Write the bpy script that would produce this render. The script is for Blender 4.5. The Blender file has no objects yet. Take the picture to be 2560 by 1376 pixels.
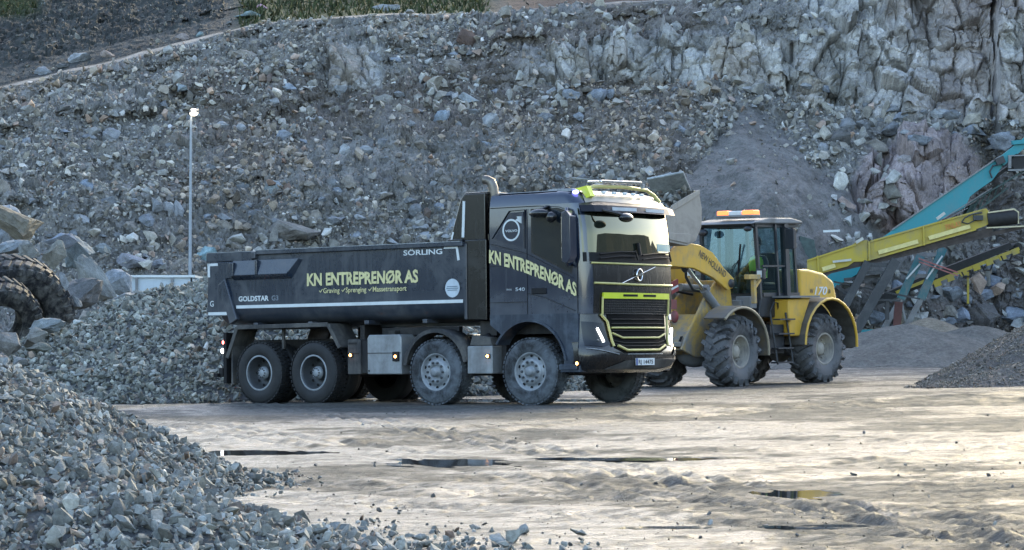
import bpy, bmesh, math, random
import numpy as np
from mathutils import Vector, Matrix, Euler

# ------------------------------------------------------------------ camera, sky, sun, exposure
SC = bpy.context.scene
COL = SC.collection
FPX, HOR, CAMZ = 6800.0, 834.0, 1.15      # focal length in px of a 2560 px wide frame, horizon row, eye height
cam_d = bpy.data.cameras.new("camera"); cam = bpy.data.objects.new("camera", cam_d); COL.objects.link(cam)
cam_d.sensor_width = 36.0; cam_d.lens = 36.0 * FPX / 2560.0
cam_d.shift_y = (HOR - 688.0) / 2560.0
cam_d.clip_start = 0.5; cam_d.clip_end = 6000.0
cam.location = (0, 0, CAMZ); cam.rotation_euler = (math.radians(90), 0, 0)
SC.camera = cam

SUN_AZ = 24.0       # degrees to the right of the view direction
SUN_EL = 24.0
w = bpy.data.worlds.new("World"); SC.world = w; w.use_nodes = True
nt = w.node_tree; nt.nodes.clear()
sky = nt.nodes.new("ShaderNodeTexSky"); sky.sky_type = 'NISHITA'; sky.sun_disc = False
sky.sun_elevation = math.radians(SUN_EL); sky.sun_rotation = math.radians(SUN_AZ)
sky.altitude = 50; sky.air_density = 1.0; sky.dust_density = 1.8; sky.ozone_density = 0.6
bg = nt.nodes.new("ShaderNodeBackground"); bg.inputs['Strength'].default_value = 0.15
out = nt.nodes.new("ShaderNodeOutputWorld")
nt.links.new(sky.outputs[0], bg.inputs[0]); nt.links.new(bg.outputs[0], out.inputs[0])

sun_d = bpy.data.lights.new("sun", 'SUN'); sun = bpy.data.objects.new("sun", sun_d); COL.objects.link(sun)
sun_d.energy = 0.58; sun_d.angle = math.radians(13.0); sun_d.color = (1.0, 0.83, 0.34)
_a, _e = math.radians(SUN_AZ), math.radians(SUN_EL)
sdir = Vector((math.sin(_a) * math.cos(_e), math.cos(_a) * math.cos(_e), math.sin(_e)))
sun.rotation_euler = sdir.to_track_quat('Z', 'Y').to_euler()

SC.view_settings.view_transform = 'Standard'; SC.view_settings.look = 'None'
SC.view_settings.gamma = 1.0; SC.view_settings.use_curve_mapping = False
SC.view_settings.exposure = 2.1
try:
    SC.cycles.max_bounces = 6; SC.cycles.diffuse_bounces = 3; SC.cycles.glossy_bounces = 3
    SC.cycles.transmission_bounces = 5; SC.cycles.transparent_max_bounces = 8
    SC.cycles.caustics_reflective = False; SC.cycles.caustics_refractive = False
    SC.cycles.sample_clamp_indirect = 6.0
except Exception:
    pass
rnd = random.Random(7)
R = math.radians

# ------------------------------------------------------------------ tags
def tag(o, label=None, cat=None, group=None, kind=None):
    if label: o['label'] = label
    if cat: o['category'] = cat
    if group: o['group'] = group
    if kind: o['kind'] = kind
    return o
def empty(name, loc=(0, 0, 0), rot=(0, 0, 0)):
    o = bpy.data.objects.new(name, None); COL.objects.link(o)
    o.location = loc; o.rotation_euler = rot; o.empty_display_size = 0.3
    return o
def B(px, py, Y):
    """point at depth Y that the photograph shows at (px, py)"""
    return Vector(((px - 1280.0) * Y / FPX, Y, CAMZ + (HOR - py) * Y / FPX))

# ------------------------------------------------------------------ materials
def new_mat(name):
    m = bpy.data.materials.new(name); m.use_nodes = True
    return m, m.node_tree, m.node_tree.nodes['Principled BSDF']
def add(nt, t, **kw):
    n = nt.nodes.new(t)
    for k, v in kw.items():
        if k in n.inputs: n.inputs[k].default_value = v
        else: setattr(n, k, v)
    return n
def rgba(c): return (c[0], c[1], c[2], 1.0)
def mixc(nt, fac, a, b, mode='MIX'):
    n = nt.nodes.new('ShaderNodeMix'); n.data_type = 'RGBA'; n.blend_type = mode
    for sock, v in ((n.inputs[0], fac), (n.inputs[6], a), (n.inputs[7], b)):
        if hasattr(v, 'links') or hasattr(v, 'is_linked'): nt.links.new(v, sock)
        elif isinstance(v, (int, float)): sock.default_value = v
        else: sock.default_value = rgba(v)
    return n.outputs[2]
def ramp(nt, fac, stops):
    n = nt.nodes.new('ShaderNodeValToRGB'); nt.links.new(fac, n.inputs[0])
    e = n.color_ramp.elements
    while len(e) < len(stops): e.new(0.5)
    for i, (p, c) in enumerate(stops):
        e[i].position = p; e[i].color = rgba(c) if not isinstance(c, (int, float)) else (c, c, c, 1)
    return n.outputs[0]
def noise(nt, scale, detail=4, rough=0.6, dist=0.0, coord='Object', stretch=None):
    tc = nt.nodes.new('ShaderNodeTexCoord'); src = tc.outputs[coord]
    if stretch:
        mp = nt.nodes.new('ShaderNodeMapping'); mp.inputs['Scale'].default_value = stretch
        nt.links.new(src, mp.inputs[0]); src = mp.outputs[0]
    n = nt.nodes.new('ShaderNodeTexNoise'); nt.links.new(src, n.inputs['Vector'])
    n.inputs['Scale'].default_value = scale; n.inputs['Detail'].default_value = detail
    n.inputs['Roughness'].default_value = rough; n.inputs['Distortion'].default_value = dist
    return n.outputs[0]
def bump(nt, bsdf, h, strength=0.4, dist=0.02):
    b = nt.nodes.new('ShaderNodeBump'); b.inputs['Strength'].default_value = strength
    b.inputs['Distance'].default_value = dist
    nt.links.new(h, b.inputs['Height']); nt.links.new(b.outputs[0], bsdf.inputs['Normal'])

def mat_rock(name, base=(0.24, 0.25, 0.27), attr='Col', nscale=3.0, bstr=0.5, bdist=0.05, rough=0.85):
    """stone: per-stone colour comes from the mesh's own colour attribute; mineral mottling on top"""
    m, nt, b = new_mat(name)
    if attr:
        a = nt.nodes.new('ShaderNodeAttribute'); a.attribute_name = attr; col = a.outputs['Color']
    else:
        oi = nt.nodes.new('ShaderNodeObjectInfo'); col = oi.outputs['Color']
    n1 = noise(nt, nscale, 5, 0.65)
    f1 = ramp(nt, n1, [(0.3, 0.62), (0.7, 1.35)])
    c = mixc(nt, 1.0, col, f1, 'MULTIPLY')
    n2 = noise(nt, nscale * 9, 3, 0.7)
    f2 = ramp(nt, n2, [(0.35, 0.78), (0.65, 1.2)])
    c = mixc(nt, 1.0, c, f2, 'MULTIPLY')
    nt.links.new(c, b.inputs['Base Color'])
    b.inputs['Roughness'].default_value = rough; b.inputs['Specular IOR Level'].default_value = 0.35
    h = noise(nt, nscale * 4, 6, 0.7)
    bump(nt, b, h, bstr, bdist)
    return m

def mat_paint(name, base, rough=0.35, metal=0.0, coat=0.0, dirt=(0.20, 0.18, 0.15), dirt_amt=0.3, scale=1.5, spec=0.5, low_dirt=None, streak=True):
    """painted metal with dust and wear patches; low_dirt = height (local z) under which mud gathers"""
    m, nt, b = new_mat(name)
    n1 = noise(nt, scale, 6, 0.7, 0.4)
    lo = 0.62 - dirt_amt * 0.35
    f = ramp(nt, n1, [(lo, 0.0), (lo + 0.22, 1.0)])
    fm = nt.nodes.new('ShaderNodeMath'); fm.operation = 'MULTIPLY'; fm.inputs[1].default_value = min(1.0, dirt_amt * 1.6)
    nt.links.new(f, fm.inputs[0]); fac = fm.outputs[0]
    if streak:
        n3 = noise(nt, 5.0, 4, 0.6, 0, 'Object', (3.0, 3.0, 0.35))
        f3 = ramp(nt, n3, [(0.5, 0.0), (0.75, 1.0)])
        m3 = nt.nodes.new('ShaderNodeMath'); m3.operation = 'MULTIPLY_ADD'; m3.inputs[1].default_value = dirt_amt * 0.6
        nt.links.new(f3, m3.inputs[0]); nt.links.new(fac, m3.inputs[2]); fac = m3.outputs[0]
    if low_dirt is not None:
        tc = nt.nodes.new('ShaderNodeTexCoord'); sx = nt.nodes.new('ShaderNodeSeparateXYZ')
        nt.links.new(tc.outputs['Object'], sx.inputs[0])
        mr = nt.nodes.new('ShaderNodeMapRange'); mr.inputs[1].default_value = low_dirt; mr.inputs[2].default_value = low_dirt - 1.0
        nt.links.new(sx.outputs[2], mr.inputs[0])
        mm = nt.nodes.new('ShaderNodeMath'); mm.operation = 'MULTIPLY'; nt.links.new(mr.outputs[0], mm.inputs[0])
        n4 = noise(nt, 3.0, 5, 0.7); r4 = ramp(nt, n4, [(0.3, 0.25), (0.7, 0.95)]); nt.links.new(r4, mm.inputs[1])
        ma = nt.nodes.new('ShaderNodeMath'); ma.operation = 'ADD'; ma.use_clamp = True
        nt.links.new(mm.outputs[0], ma.inputs[0]); nt.links.new(fac, ma.inputs[1]); fac = ma.outputs[0]
    c = mixc(nt, fac, base, dirt)
    nt.links.new(c, b.inputs['Base Color'])
    r = nt.nodes.new('ShaderNodeMapRange'); r.inputs[3].default_value = rough; r.inputs[4].default_value = 0.85
    nt.links.new(fac, r.inputs[0]); nt.links.new(r.outputs[0], b.inputs['Roughness'])
    b.inputs['Metallic'].default_value = metal; b.inputs['Specular IOR Level'].default_value = spec
    if coat:
        b.inputs['Coat Weight'].default_value = coat; b.inputs['Coat Roughness'].default_value = 0.06
    bump(nt, b, noise(nt, 40, 3, 0.6), 0.08, 0.01)
    return m
def mat_plain(name, base, rough=0.5, metal=0.0, spec=0.5, var=0.15, vs=6.0):
    m, nt, b = new_mat(name)
    f = ramp(nt, noise(nt, vs, 4, 0.6), [(0.3, 1.0 - var), (0.7, 1.0 + var)])
    nt.links.new(mixc(nt, 1.0, base, f, 'MULTIPLY'), b.inputs['Base Color'])
    b.inputs['Roughness'].default_value = rough; b.inputs['Metallic'].default_value = metal
    b.inputs['Specular IOR Level'].default_value = spec
    return m
def mat_emit(name, col, strength, base=None):
    m, nt, b = new_mat(name)
    b.inputs['Base Color'].default_value = rgba(base or col)
    b.inputs['Emission Color'].default_value = rgba(col); b.inputs['Emission Strength'].default_value = strength
    return m
def mat_glass(name, tint=(0.02, 0.03, 0.04), ior=1.6, rough=0.02, alpha=None, spec=0.8):
    """tinted pane: dark see-through glass with a mirror-like surface"""
    m, nt, b = new_mat(name)
    b.inputs['Base Color'].default_value = rgba(tint); b.inputs['Roughness'].default_value = rough
    b.inputs['IOR'].default_value = ior; b.inputs['Specular IOR Level'].default_value = spec
    b.inputs['Coat Weight'].default_value = 1.0; b.inputs['Coat Roughness'].default_value = 0.02
    if alpha is not None: b.inputs['Alpha'].default_value = alpha
    return m

# ------------------------------------------------------------------ numpy noise
def _hash(ix, iy, iz, seed):
    n = (ix.astype(np.int64) * 374761393 + iy.astype(np.int64) * 668265263 + iz.astype(np.int64) * 2147483647 + seed * 1274126177) & 0xffffffff
    n = ((n ^ (n >> 13)) * 1274126177) & 0xffffffff
    n = ((n ^ (n >> 16)) * 2246822519) & 0xffffffff
    return ((n ^ (n >> 15)) & 0xffffff) / float(0xffffff)
def vnoise(x, y, seed=0):
    x = np.asarray(x, float); y = np.asarray(y, float)
    ix, iy = np.floor(x), np.floor(y); fx, fy = x - ix, y - iy
    fx = fx * fx * (3 - 2 * fx); fy = fy * fy * (3 - 2 * fy); z = np.zeros_like(ix)
    a = _hash(ix, iy, z, seed); b = _hash(ix + 1, iy, z, seed); c = _hash(ix, iy + 1, z, seed); d = _hash(ix + 1, iy + 1, z, seed)
    return (a + (b - a) * fx) * (1 - fy) + (c + (d - c) * fx) * fy
def fbm(x, y, seed=0, octaves=5, gain=0.5):
    s = 0; a = 1; t = 0
    for o in range(octaves):
        s = s + a * vnoise(x * 2 ** o + 17.3 * o, y * 2 ** o - 9.1 * o, seed + o); t += a; a *= gain
    return s / t
def voro(x, y, seed=0, jit=0.9):
    """nearest cell: random value, offset to its centre, and edge distance f2-f1"""
    x = np.asarray(x, float); y = np.asarray(y, float)
    ix, iy = np.floor(x), np.floor(y)
    d1 = np.full(x.shape, 9.0); d2 = np.full(x.shape, 9.0); cx = np.zeros_like(x); cy = np.zeros_like(x); dx1 = np.zeros_like(x); dy1 = np.zeros_like(x)
    z = np.zeros_like(ix)
    for i in (-1, 0, 1):
        for j in (-1, 0, 1):
            gx, gy = ix + i, iy + j
            px = gx + 0.5 + jit * (_hash(gx, gy, z, seed) - 0.5); py = gy + 0.5 + jit * (_hash(gx, gy, z, seed + 91) - 0.5)
            dx, dy = x - px, y - py; d = np.hypot(dx, dy)
            near = d < d1
            d2 = np.where(near, d1, np.minimum(d2, d)); d1 = np.where(near, d, d1)
            cx = np.where(near, gx, cx); cy = np.where(near, gy, cy); dx1 = np.where(near, dx, dx1); dy1 = np.where(near, dy, dy1)
    r = _hash(cx, cy, z, seed + 7); tx = _hash(cx, cy, z, seed + 8) - 0.5; ty = _hash(cx, cy, z, seed + 9) - 0.5
    return r, dx1, dy1, tx, ty, d2 - d1
def facet(x, y, scale, seed, tilt=1.0, crack=0.0):
    r, dx, dy, tx, ty, e = voro(x / scale, y / scale, seed)
    v = (r - 0.5) + tilt * (dx * tx + dy * ty) * 2
    if crack: v = v - crack * np.clip(1 - e / 0.12, 0, 1)
    return v * scale
def sstep(a, b, x):
    t = np.clip((x - a) / (b - a), 0, 1); return t * t * (3 - 2 * t)

def mesh_np(name, co, faces4=None, tris=None, colors=None, smooth=False):
    me = bpy.data.meshes.new(name)
    co = np.asarray(co, np.float32).reshape(-1, 3)
    me.vertices.add(len(co)); me.vertices.foreach_set('co', co.ravel())
    f = faces4 if faces4 is not None else tris
    k = 4 if faces4 is not None else 3
    f = np.asarray(f, np.int32).reshape(-1, k)
    me.loops.add(f.size); me.loops.foreach_set('vertex_index', f.ravel())
    me.polygons.add(len(f)); me.polygons.foreach_set('loop_start', np.arange(0, f.size, k, dtype=np.int32))
    me.polygons.foreach_set('loop_total', np.full(len(f), k, np.int32))
    me.polygons.foreach_set('use_smooth', np.full(len(f), smooth))
    me.update(calc_edges=True); me.validate()
    if colors is not None:
        a = me.color_attributes.new('Col', 'FLOAT_COLOR', 'POINT')
        c = np.ones((len(co), 4), np.float32); c[:, :3] = colors
        a.data.foreach_set('color', c.ravel())
    return me
def grid_faces(nu, nv):
    i = np.arange(nu - 1)[:, None] * nv + np.arange(nv - 1)[None, :]
    return np.stack([i, i + nv, i + nv + 1, i + 1], -1).reshape(-1, 4)
def link_mesh(name, me, mat, parent=None):
    o = bpy.data.objects.new(name, me); COL.objects.link(o)
    if mat: me.materials.append(mat)
    if parent: o.parent = parent
    return o

# ------------------------------------------------------------------ stones
def hull_variant(seed, n=13, flat=1.0):
    r = random.Random(seed); bm = bmesh.new()
    for _ in range(n):
        v = Vector((r.gauss(0, 1), r.gauss(0, 1), r.gauss(0, 1))).normalized() * r.uniform(0.8, 1.0)
        bm.verts.new((v.x, v.y * r.uniform(0.8, 1), v.z * flat))
    bmesh.ops.convex_hull(bm, input=bm.verts[:])
    bmesh.ops.triangulate(bm, faces=bm.faces[:])
    for v in [v for v in bm.verts if not v.link_faces]: bm.verts.remove(v)
    bm.verts.index_update()
    V = np.array([v.co[:] for v in bm.verts]); F = np.array([[v.index for v in f.verts] for f in bm.faces]); bm.free()
    return V, F
VARS = [hull_variant(100 + i, 9 + i % 6, 0.55 + 0.4 * ((i * 37 % 11) / 11)) for i in range(26)]
def rocks_mesh(name, pos, size, cols, seed=1, nrm=None, squash=None):
    rg = np.random.default_rng(seed); N = len(pos)
    var = rg.integers(0, len(VARS), N)
    q = rg.normal(size=(N, 4)); q /= np.linalg.norm(q, axis=1)[:, None]
    w_, x, y, z = q.T
    M = np.stack([1 - 2 * (y * y + z * z), 2 * (x * y - z * w_), 2 * (x * z + y * w_), 2 * (x * y + z * w_), 1 - 2 * (x * x + z * z), 2 * (y * z - x * w_),
                  2 * (x * z - y * w_), 2 * (y * z + x * w_), 1 - 2 * (x * x + y * y)], -1).reshape(N, 3, 3)
    sc = np.stack([rg.uniform(0.8, 1.35, N), rg.uniform(0.7, 1.1, N), rg.uniform(0.5, 0.95, N)], -1) * np.asarray(size)[:, None] * 0.5
    VV, FF, CC = [], [], []; off = 0
    for k, (V, F) in enumerate(VARS):
        idx = np.where(var == k)[0]
        if not len(idx): continue
        v = V[None, :, :] * sc[idx][:, None, :]
        v = np.einsum('nij,nkj->nki', M[idx], v) + pos[idx][:, None, :]
        n = len(V)
        f = F[None] + (off + np.arange(len(idx)) * n)[:, None, None]
        VV.append(v.reshape(-1, 3)); FF.append(f.reshape(-1, 3)); CC.append(np.repeat(cols[idx], n, 0)); off += len(idx) * n
    return mesh_np(name, np.concatenate(VV), tris=np.concatenate(FF), colors=np.concatenate(CC))
def stone_cols(N, seed, base=(0.25, 0.265, 0.27), spread=0.28, warm=0.25):
    rg = np.random.default_rng(seed)
    b = np.array(base)[None] * np.exp(rg.normal(0, spread, N))[:, None]
    wv = rg.uniform(-1, 1, N)[:, None] * warm
    c = b * np.concatenate([1 + 0.25 * wv, 1 + 0.05 * wv, 1 - 0.25 * wv], 1)
    br = rg.random(N)
    c[br < 0.05] *= np.array([1.15, 0.9, 0.8]); c[br > 0.96] *= 1.5
    return np.clip(c * np.array([1.05, 1.0, .90]), 0.03, 0.62)
# ================================================================== GROUND
def G(x, y=None):
    """yard level: falls gently to the left"""
    return 0.0166 * (np.clip(x, -8, 12) - 1.06)
PUDDLES = [  # x, y, half length, half width (m)
    (-0.45, 24.9, 0.62, 0.72), (1.35, 25.0, 0.85, 0.30), (-2.5, 27.6, 0.7, 0.55), (2.05, 19.3, 0.28, 0.45), (0.9, 16.1, 0.30, 0.12), (1.85, 16.05, 0.30, 0.12), (0.1, 47.5, 2.0, 1.2)]
def gritty(X, Y):
    """1 where loose dry grit lies, 0 on the wheel-packed wet surface"""
    a = fbm(X * .5 + .12 * Y, Y * .42, 39, 5, .6) + .30 * (fbm(X * 2.4, Y * 6, 40, 4, .65) - .5)
    return sstep(.46, .62, a)
def ground_z(X, Y):
    d = np.clip((Y - 12) / 6, 0.35, 1.0)
    z = G(X)
    z = z + (fbm(X * 0.3, Y * 0.3, 3, 3) - 0.5) * 0.07
    r = (fbm(X * 0.7 + 0.3 * Y, Y * 2.2 - 0.4 * X, 11, 4, 0.5) - 0.5) * 0.032
    r2 = (fbm(X * 2.6, Y * 6.5 + 0.9 * X, 21, 4, 0.7) - 0.5) * 0.018 * (0.35 + 1.3 * sstep(.4, .65, fbm(X * .4, Y * .3, 23, 3)))
    z = z + (r + r2) * np.where(Y < 110, 1, 0)
    # wheel ruts: curved pairs of tracks swept through the yard
    for k, (a, c, s, ph) in enumerate([(0.10, 21, 0.9, 0.0), (-0.22, 30, 1.2, 1.0), (0.32, 37, 1.5, 2.0), (-0.06, 26, 0.8, 3.0), (0.5, 33, 1.2, 0.5), (-0.9, 24, .9, 4.0), (0.02, 40, .8, 5.0), (-0.35, 18.5, .5, 2.2), (-1.6, 27, 1.0, 1.4)]):
        yc = c + a * X * 3 + s * np.sin(X * 0.35 + ph)
        for off in (-1.0, 1.0):
            dd = (Y - yc - off) / 0.30
            z = z - 0.028 * np.exp(-dd * dd) + 0.016 * np.exp(-(np.abs(dd) - 1.7) ** 2 / 0.4)
            z = z + 0.005 * np.exp(-dd * dd) * np.sign(np.sin(X * 34 + np.abs(dd) * 5)) * np.clip((34 - Y) / 12, 0, 1)
    near = np.clip((40 - Y) / 20, 0.25, 1)
    z = z + near * (facet(X * .8, Y, .09, 37, 1.2) * .13 + facet(X * .8, Y, .22, 38, 1.2) * .02) * (0.25 + 0.45 * gritty(X, Y))
    # loose clods
    z = z + np.maximum(0, vnoise(X * 9, Y * 9, 31) - 0.78) * 0.08 * (0.3 + fbm(X * .5, Y * .6, 41, 3))
    for (px, py, a, b) in PUDDLES:
        q = ((X - px) / a) ** 2 + ((Y - py) / b) ** 2
        q = q * (1 + 1.5 * (fbm(X * 1.7, Y * 2.6, 61, 4) - .5))
        near_ = np.clip(1.8 * np.exp(-q * 0.35), 0, 1); z = z * (1 - near_) + (G(px) - 0.001 + .25 * np.minimum(z - G(px), 0.01)) * near_
        ins = sstep(1.10, .7, q); z = z * (1 - ins) + (G(px) - 0.045) * ins
    return z
xs = np.concatenate([-np.geomspace(2500, 24, 22), np.arange(-22, -4.6, 0.08), np.arange(-4.6, 5.2, 0.032), np.arange(5.2, 24, 0.08), np.geomspace(24, 2500, 22)])
yy = [-400, -120, -40, -10, 0, 5, 8, 10, 11]; v = 11.5
while v < 112: yy.append(v); v += 0.030 * (v / 14) ** 1.45
yy = np.array(yy + [116, 125, 150, 220, 400, 900, 2500])
XX, YY = np.meshgrid(xs, yy, indexing='ij')
ZZ = ground_z(XX, YY)
wetc = fbm(XX * 0.3, YY * 0.8, 77, 4); GRT = gritty(XX, YY); FN = fbm(XX * 4.5, YY * 13, 78, 4, .7)
gc = np.stack([0.068 + 0.055 * wetc, 0.070 + 0.054 * wetc, 0.066 + 0.046 * wetc], -1) * (0.45 + 1.1 * FN)[..., None] * (1.15 - .30 * GRT)[..., None]
me = mesh_np('ground', np.stack([XX, YY, ZZ], -1).reshape(-1, 3), faces4=grid_faces(len(xs), len(yy)), colors=gc.reshape(-1, 3), smooth=True)
wa = me.attributes.new('Dry', 'FLOAT', 'POINT'); wa.data.foreach_set('value', np.clip(GRT * .50 + sstep(.46, .64, FN) * .42 - .08, 0, 1).astype(np.float32).ravel())
mg, nt, b = new_mat('wet_gravel_yard')
a_ = nt.nodes.new('ShaderNodeAttribute'); a_.attribute_name = 'Col'
c_ = mixc(nt, 1.0, a_.outputs['Color'], ramp(nt, noise(nt, 14, 5, 0.7), [(0.3, 0.6), (0.7, 1.4)]), 'MULTIPLY')
nt.links.new(c_, b.inputs['Base Color'])
nw = noise(nt, 0.9, 6, 0.65, 0.6, 'Object', (0.8, 2.2, 1))
rr = ramp(nt, nw, [(0.38, 0.0), (0.62, 0.3)]); da = nt.nodes.new('ShaderNodeAttribute'); da.attribute_name = 'Dry'; ad_ = nt.nodes.new('ShaderNodeMath'); ad_.operation = 'ADD'; nt.links.new(rr, ad_.inputs[0]); nt.links.new(da.outputs['Fac'], ad_.inputs[1]); mr_ = nt.nodes.new('ShaderNodeMapRange'); mr_.inputs[3].default_value = .27; mr_.inputs[4].default_value = .92; nt.links.new(ad_.outputs[0], mr_.inputs[0])
nt.links.new(mr_.outputs[0], b.inputs['Roughness']); b.inputs['Specular IOR Level'].default_value = 0.38
h1 = noise(nt, 9, 6, 0.75, 0.0, 'Object', (1, 2.8, 1)); h2 = noise(nt, 45, 4, 0.75, 0.0, 'Object', (1, 1.8, 1)); hm = nt.nodes.new('ShaderNodeMath'); hm.operation = 'MULTIPLY_ADD'; hm.inputs[1].default_value = .45; nt.links.new(h2, hm.inputs[0]); nt.links.new(h1, hm.inputs[2]); bump(nt, b, hm.outputs[0], 0.95, 0.07)
tag(link_mesh('ground', me, mg), kind='structure')
del XX, YY, ZZ, gc, GRT, FN

mw, nt, b = new_mat('puddle_water')
b.inputs['Base Color'].default_value = (0.03, 0.032, 0.033, 1); b.inputs['Roughness'].default_value = 0.03
b.inputs['Specular IOR Level'].default_value = 0.6; bump(nt, b, noise(nt, 6, 2, 0.5), 0.03, 0.005)
for (px, py, a, c) in PUDDLES:
    bm = bmesh.new(); n = 48
    vs = [bm.verts.new((a * 1.35 * math.cos(t * 2 * math.pi / n), c * 1.35 * math.sin(t * 2 * math.pi / n), 0)) for t in range(n)]
    bm.faces.new(vs); pm = bpy.data.meshes.new('puddle'); bm.to_mesh(pm); bm.free()
    o = link_mesh('puddle_water', pm, mw); o.location = (px, py, float(G(px)) - 0.006); tag(o, kind='structure')

# ================================================================== QUARRY WALL (talus, ledges and blasted rock face)
# columns across the wall: foot distance, then (height row, distance) going up
WALL = {
 -900: [(905, 84), (560, 93), (400, 97), (330, 99), (262, 102), (256, 110), (-300, 150)],
 -150: [(905, 88), (560, 97), (400, 103), (330, 106), (262, 110), (256, 117), (-260, 150)],
 0:    [(905, 89), (540, 97), (400, 102), (310, 105.5), (222, 110), (216, 117), (-260, 152)],
 300:  [(905, 90), (500, 98), (380, 102), (250, 107), (150, 112), (145, 119), (-260, 156)],
 640:  [(905, 91), (480, 99), (330, 104), (180, 109), (62, 114), (57, 121), (-260, 165)],
 830:  [(905, 92), (460, 99.5), (240, 107.5), (105, 110.5), (45, 114), (40, 121), (-260, 170)],
 940:  [(905, 92), (450, 99.5), (215, 108.0), (95, 110.2), (40, 114), (35, 122), (-260, 170)],
 1040: [(905, 92), (450, 99.5), (240, 107), (120, 111), (37, 115), (33, 123), (-260, 170)],
 1220: [(905, 93), (430, 100), (232, 108), (120, 111), (37, 115), (32, 122), (-240, 168)],
 1370: [(905, 93), (420, 100), (212, 108), (112, 110), (20, 115), (15, 122), (-240, 160)],
 1600: [(905, 93), (430, 100), (203, 108), (88, 109.3), (4, 113.5), (0, 120), (-260, 140)],
 1880: [(905, 96), (430, 100), (215, 107), (88, 108.5), (-15, 113), (-20, 118), (-380, 130)],
 2030: [(905, 97), (420, 100), (268, 106), (92, 107.3), (-30, 110), (-60, 116), (-480, 124)],
 2150: [(905, 99), (430, 101), (285, 105.5), (60, 107.2), (-80, 109), (-120, 115), (-520, 121)],
 2330: [(905, 100), (470, 103), (318, 106), (50, 107.6), (-120, 109), (-160, 114), (-560, 120)],
 2484: [(905, 104), (520, 105), (285, 106.2), (40, 106.9), (-140, 108.0), (-180, 114), (-600, 120)],
 2500: [(905, 104), (520, 104.5), (290, 105.0), (20, 105.6), (-160, 106.6), (-200, 112), (-640, 118)],
 2720: [(905, 104), (520, 104.5), (300, 105.0), (0, 105.6), (-200, 106.6), (-240, 112), (-700, 118)],
 3600: [(905, 100), (520, 101), (300, 102), (0, 104), (-300, 106), (-360, 112), (-900, 118)]}
ks = sorted(WALL)
u = np.concatenate([np.arange(-900, -60, 12), np.arange(-60, 2620, 2.3), np.arange(2620, 3600, 12)])
cnt = [190, 110, 90, 70, 16, 260]
t = np.concatenate([i + np.arange(n) / n for i, n in enumerate(cnt)] + [[6.0]])
lev = np.arange(7)
PYk = np.array([[p[0] for p in WALL[k]] for k in ks], float); YYk = np.array([[p[1] for p in WALL[k]] for k in ks], float)
uw = u[:, None]
PYl = np.stack([np.interp(u, ks, PYk[:, i]) for i in range(7)], 1); YYl = np.stack([np.interp(u, ks, YYk[:, i]) for i in range(7)], 1)
ti = np.minimum(t.astype(int), 5); tf = t - ti
PY = PYl[:, ti] * (1 - tf) + PYl[:, ti + 1] * tf
YD = YYl[:, ti] * (1 - tf) + YYl[:, ti + 1] * tf
U = np.repeat(u[:, None], len(t), 1); T = np.repeat(t[None, :], len(u), 0)
PY = PY + (fbm(U / 90, T * 1.3, 51, 4) - 0.5) * 26 * (T > 0.6) * np.where((T > 3.9) & (T < 5.1), 0.45, 1)
c0 = np.maximum(sstep(1230, 1400, U) * sstep(2.0, 2.12, T + .25 * (fbm(U / 60, T * 0, 5, 3) - .5)) * sstep(3.05, 2.93, T + .3 * (fbm(U / 50, T * 0, 6, 3) - .5)),
                np.maximum(sstep(800, 840, U) * sstep(965, 940, U) * sstep(1.98, 2.1, T) * sstep(3.0, 2.9, T) * .8, sstep(1960, 2060, U) * sstep(1.97, 2.1, T)))
c0 = np.maximum(c0, sstep(2462, 2500, U) * sstep(1.9, 2.0, T)) * (T < 6)
YD = YD + (fbm(U / 160, T * 2.0, 57, 4) - 0.5) * 3.0 * np.where((T > 3.85) & (T < 5.15), 0.3, 1) * (1 - .75 * c0)
# fine spoil cone tipped down in front of the talus
cw = np.clip(1 - np.abs(U - 1895 - (PY - 400) * 0.06 + 60 * (fbm(PY / 60, U / 200, 8, 3) - .5)) / np.maximum(12, 1.12 * (PY - 258)), 0, 1) * (PY > 262) * sstep(860, 640, PY)
YD = YD - 6.5 * cw * sstep(262, 520, PY)
spoil = sstep(0.0, 0.16, cw)
# red rock buttress
rw = np.clip(1 - ((U - 2290 - (470 - PY) * .25) / 175) ** 2 - ((PY - 455) / 140) ** 2, 0, 1)
YD = YD - 2.6 * sstep(0, .8, rw)
red = sstep(0, 0.35, rw + .25 * (fbm(U / 40, PY / 40, 3, 3) - .5))
X = (U - 1280) * YD / FPX; Z = CAMZ + (HOR - PY) * YD / FPX
dZ = np.gradient(Z, axis=1); dY = np.gradient(YD, axis=1)
steep = np.clip(dZ / (np.abs(dY) + 1e-3), 0, 12)
cliff = np.maximum(c0, red * 0.75)
nn = np.sqrt(dZ ** 2 + dY ** 2) + 1e-6; ny, nz = -dZ / nn, dY / nn
# blasted blocks (tall joints) on the face, tumbled blocks on the talus
cu = (U - 1280) * 106 / FPX + 4.0 * sstep(2470, 2505, U) + .25 * np.sin(Z * .7 + U * .004); cv = Z
D = cliff * (facet(cu * 1.5, cv * 0.75, 2.6, 61, .9, 0.16) * 0.34 + facet(cu * 1.2, cv, 1.15, 62, 1.2, 0.34) * 0.46 + facet(cu * 1.2, cv * .8, 0.5, 63, 1.3, 0.30) * 0.36 + facet(cu, cv, 0.22, 64, 1.2) * 0.35)
tal = (1 - cliff) * (T < 4.0) * (1 - 0.85 * spoil) * (U < 2600)
cv2 = Z * 1.2 + YD * 0.5
D = D + tal * (facet(X, cv2, 1.3, 65, 1.3) * 0.14 + facet(X, cv2, 0.55, 66, 1.3) * 0.26 + facet(X, cv2, 0.25, 67, 1.3) * 0.45 + facet(X, cv2, 0.14, 69, 1.3) * 0.4)
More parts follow.
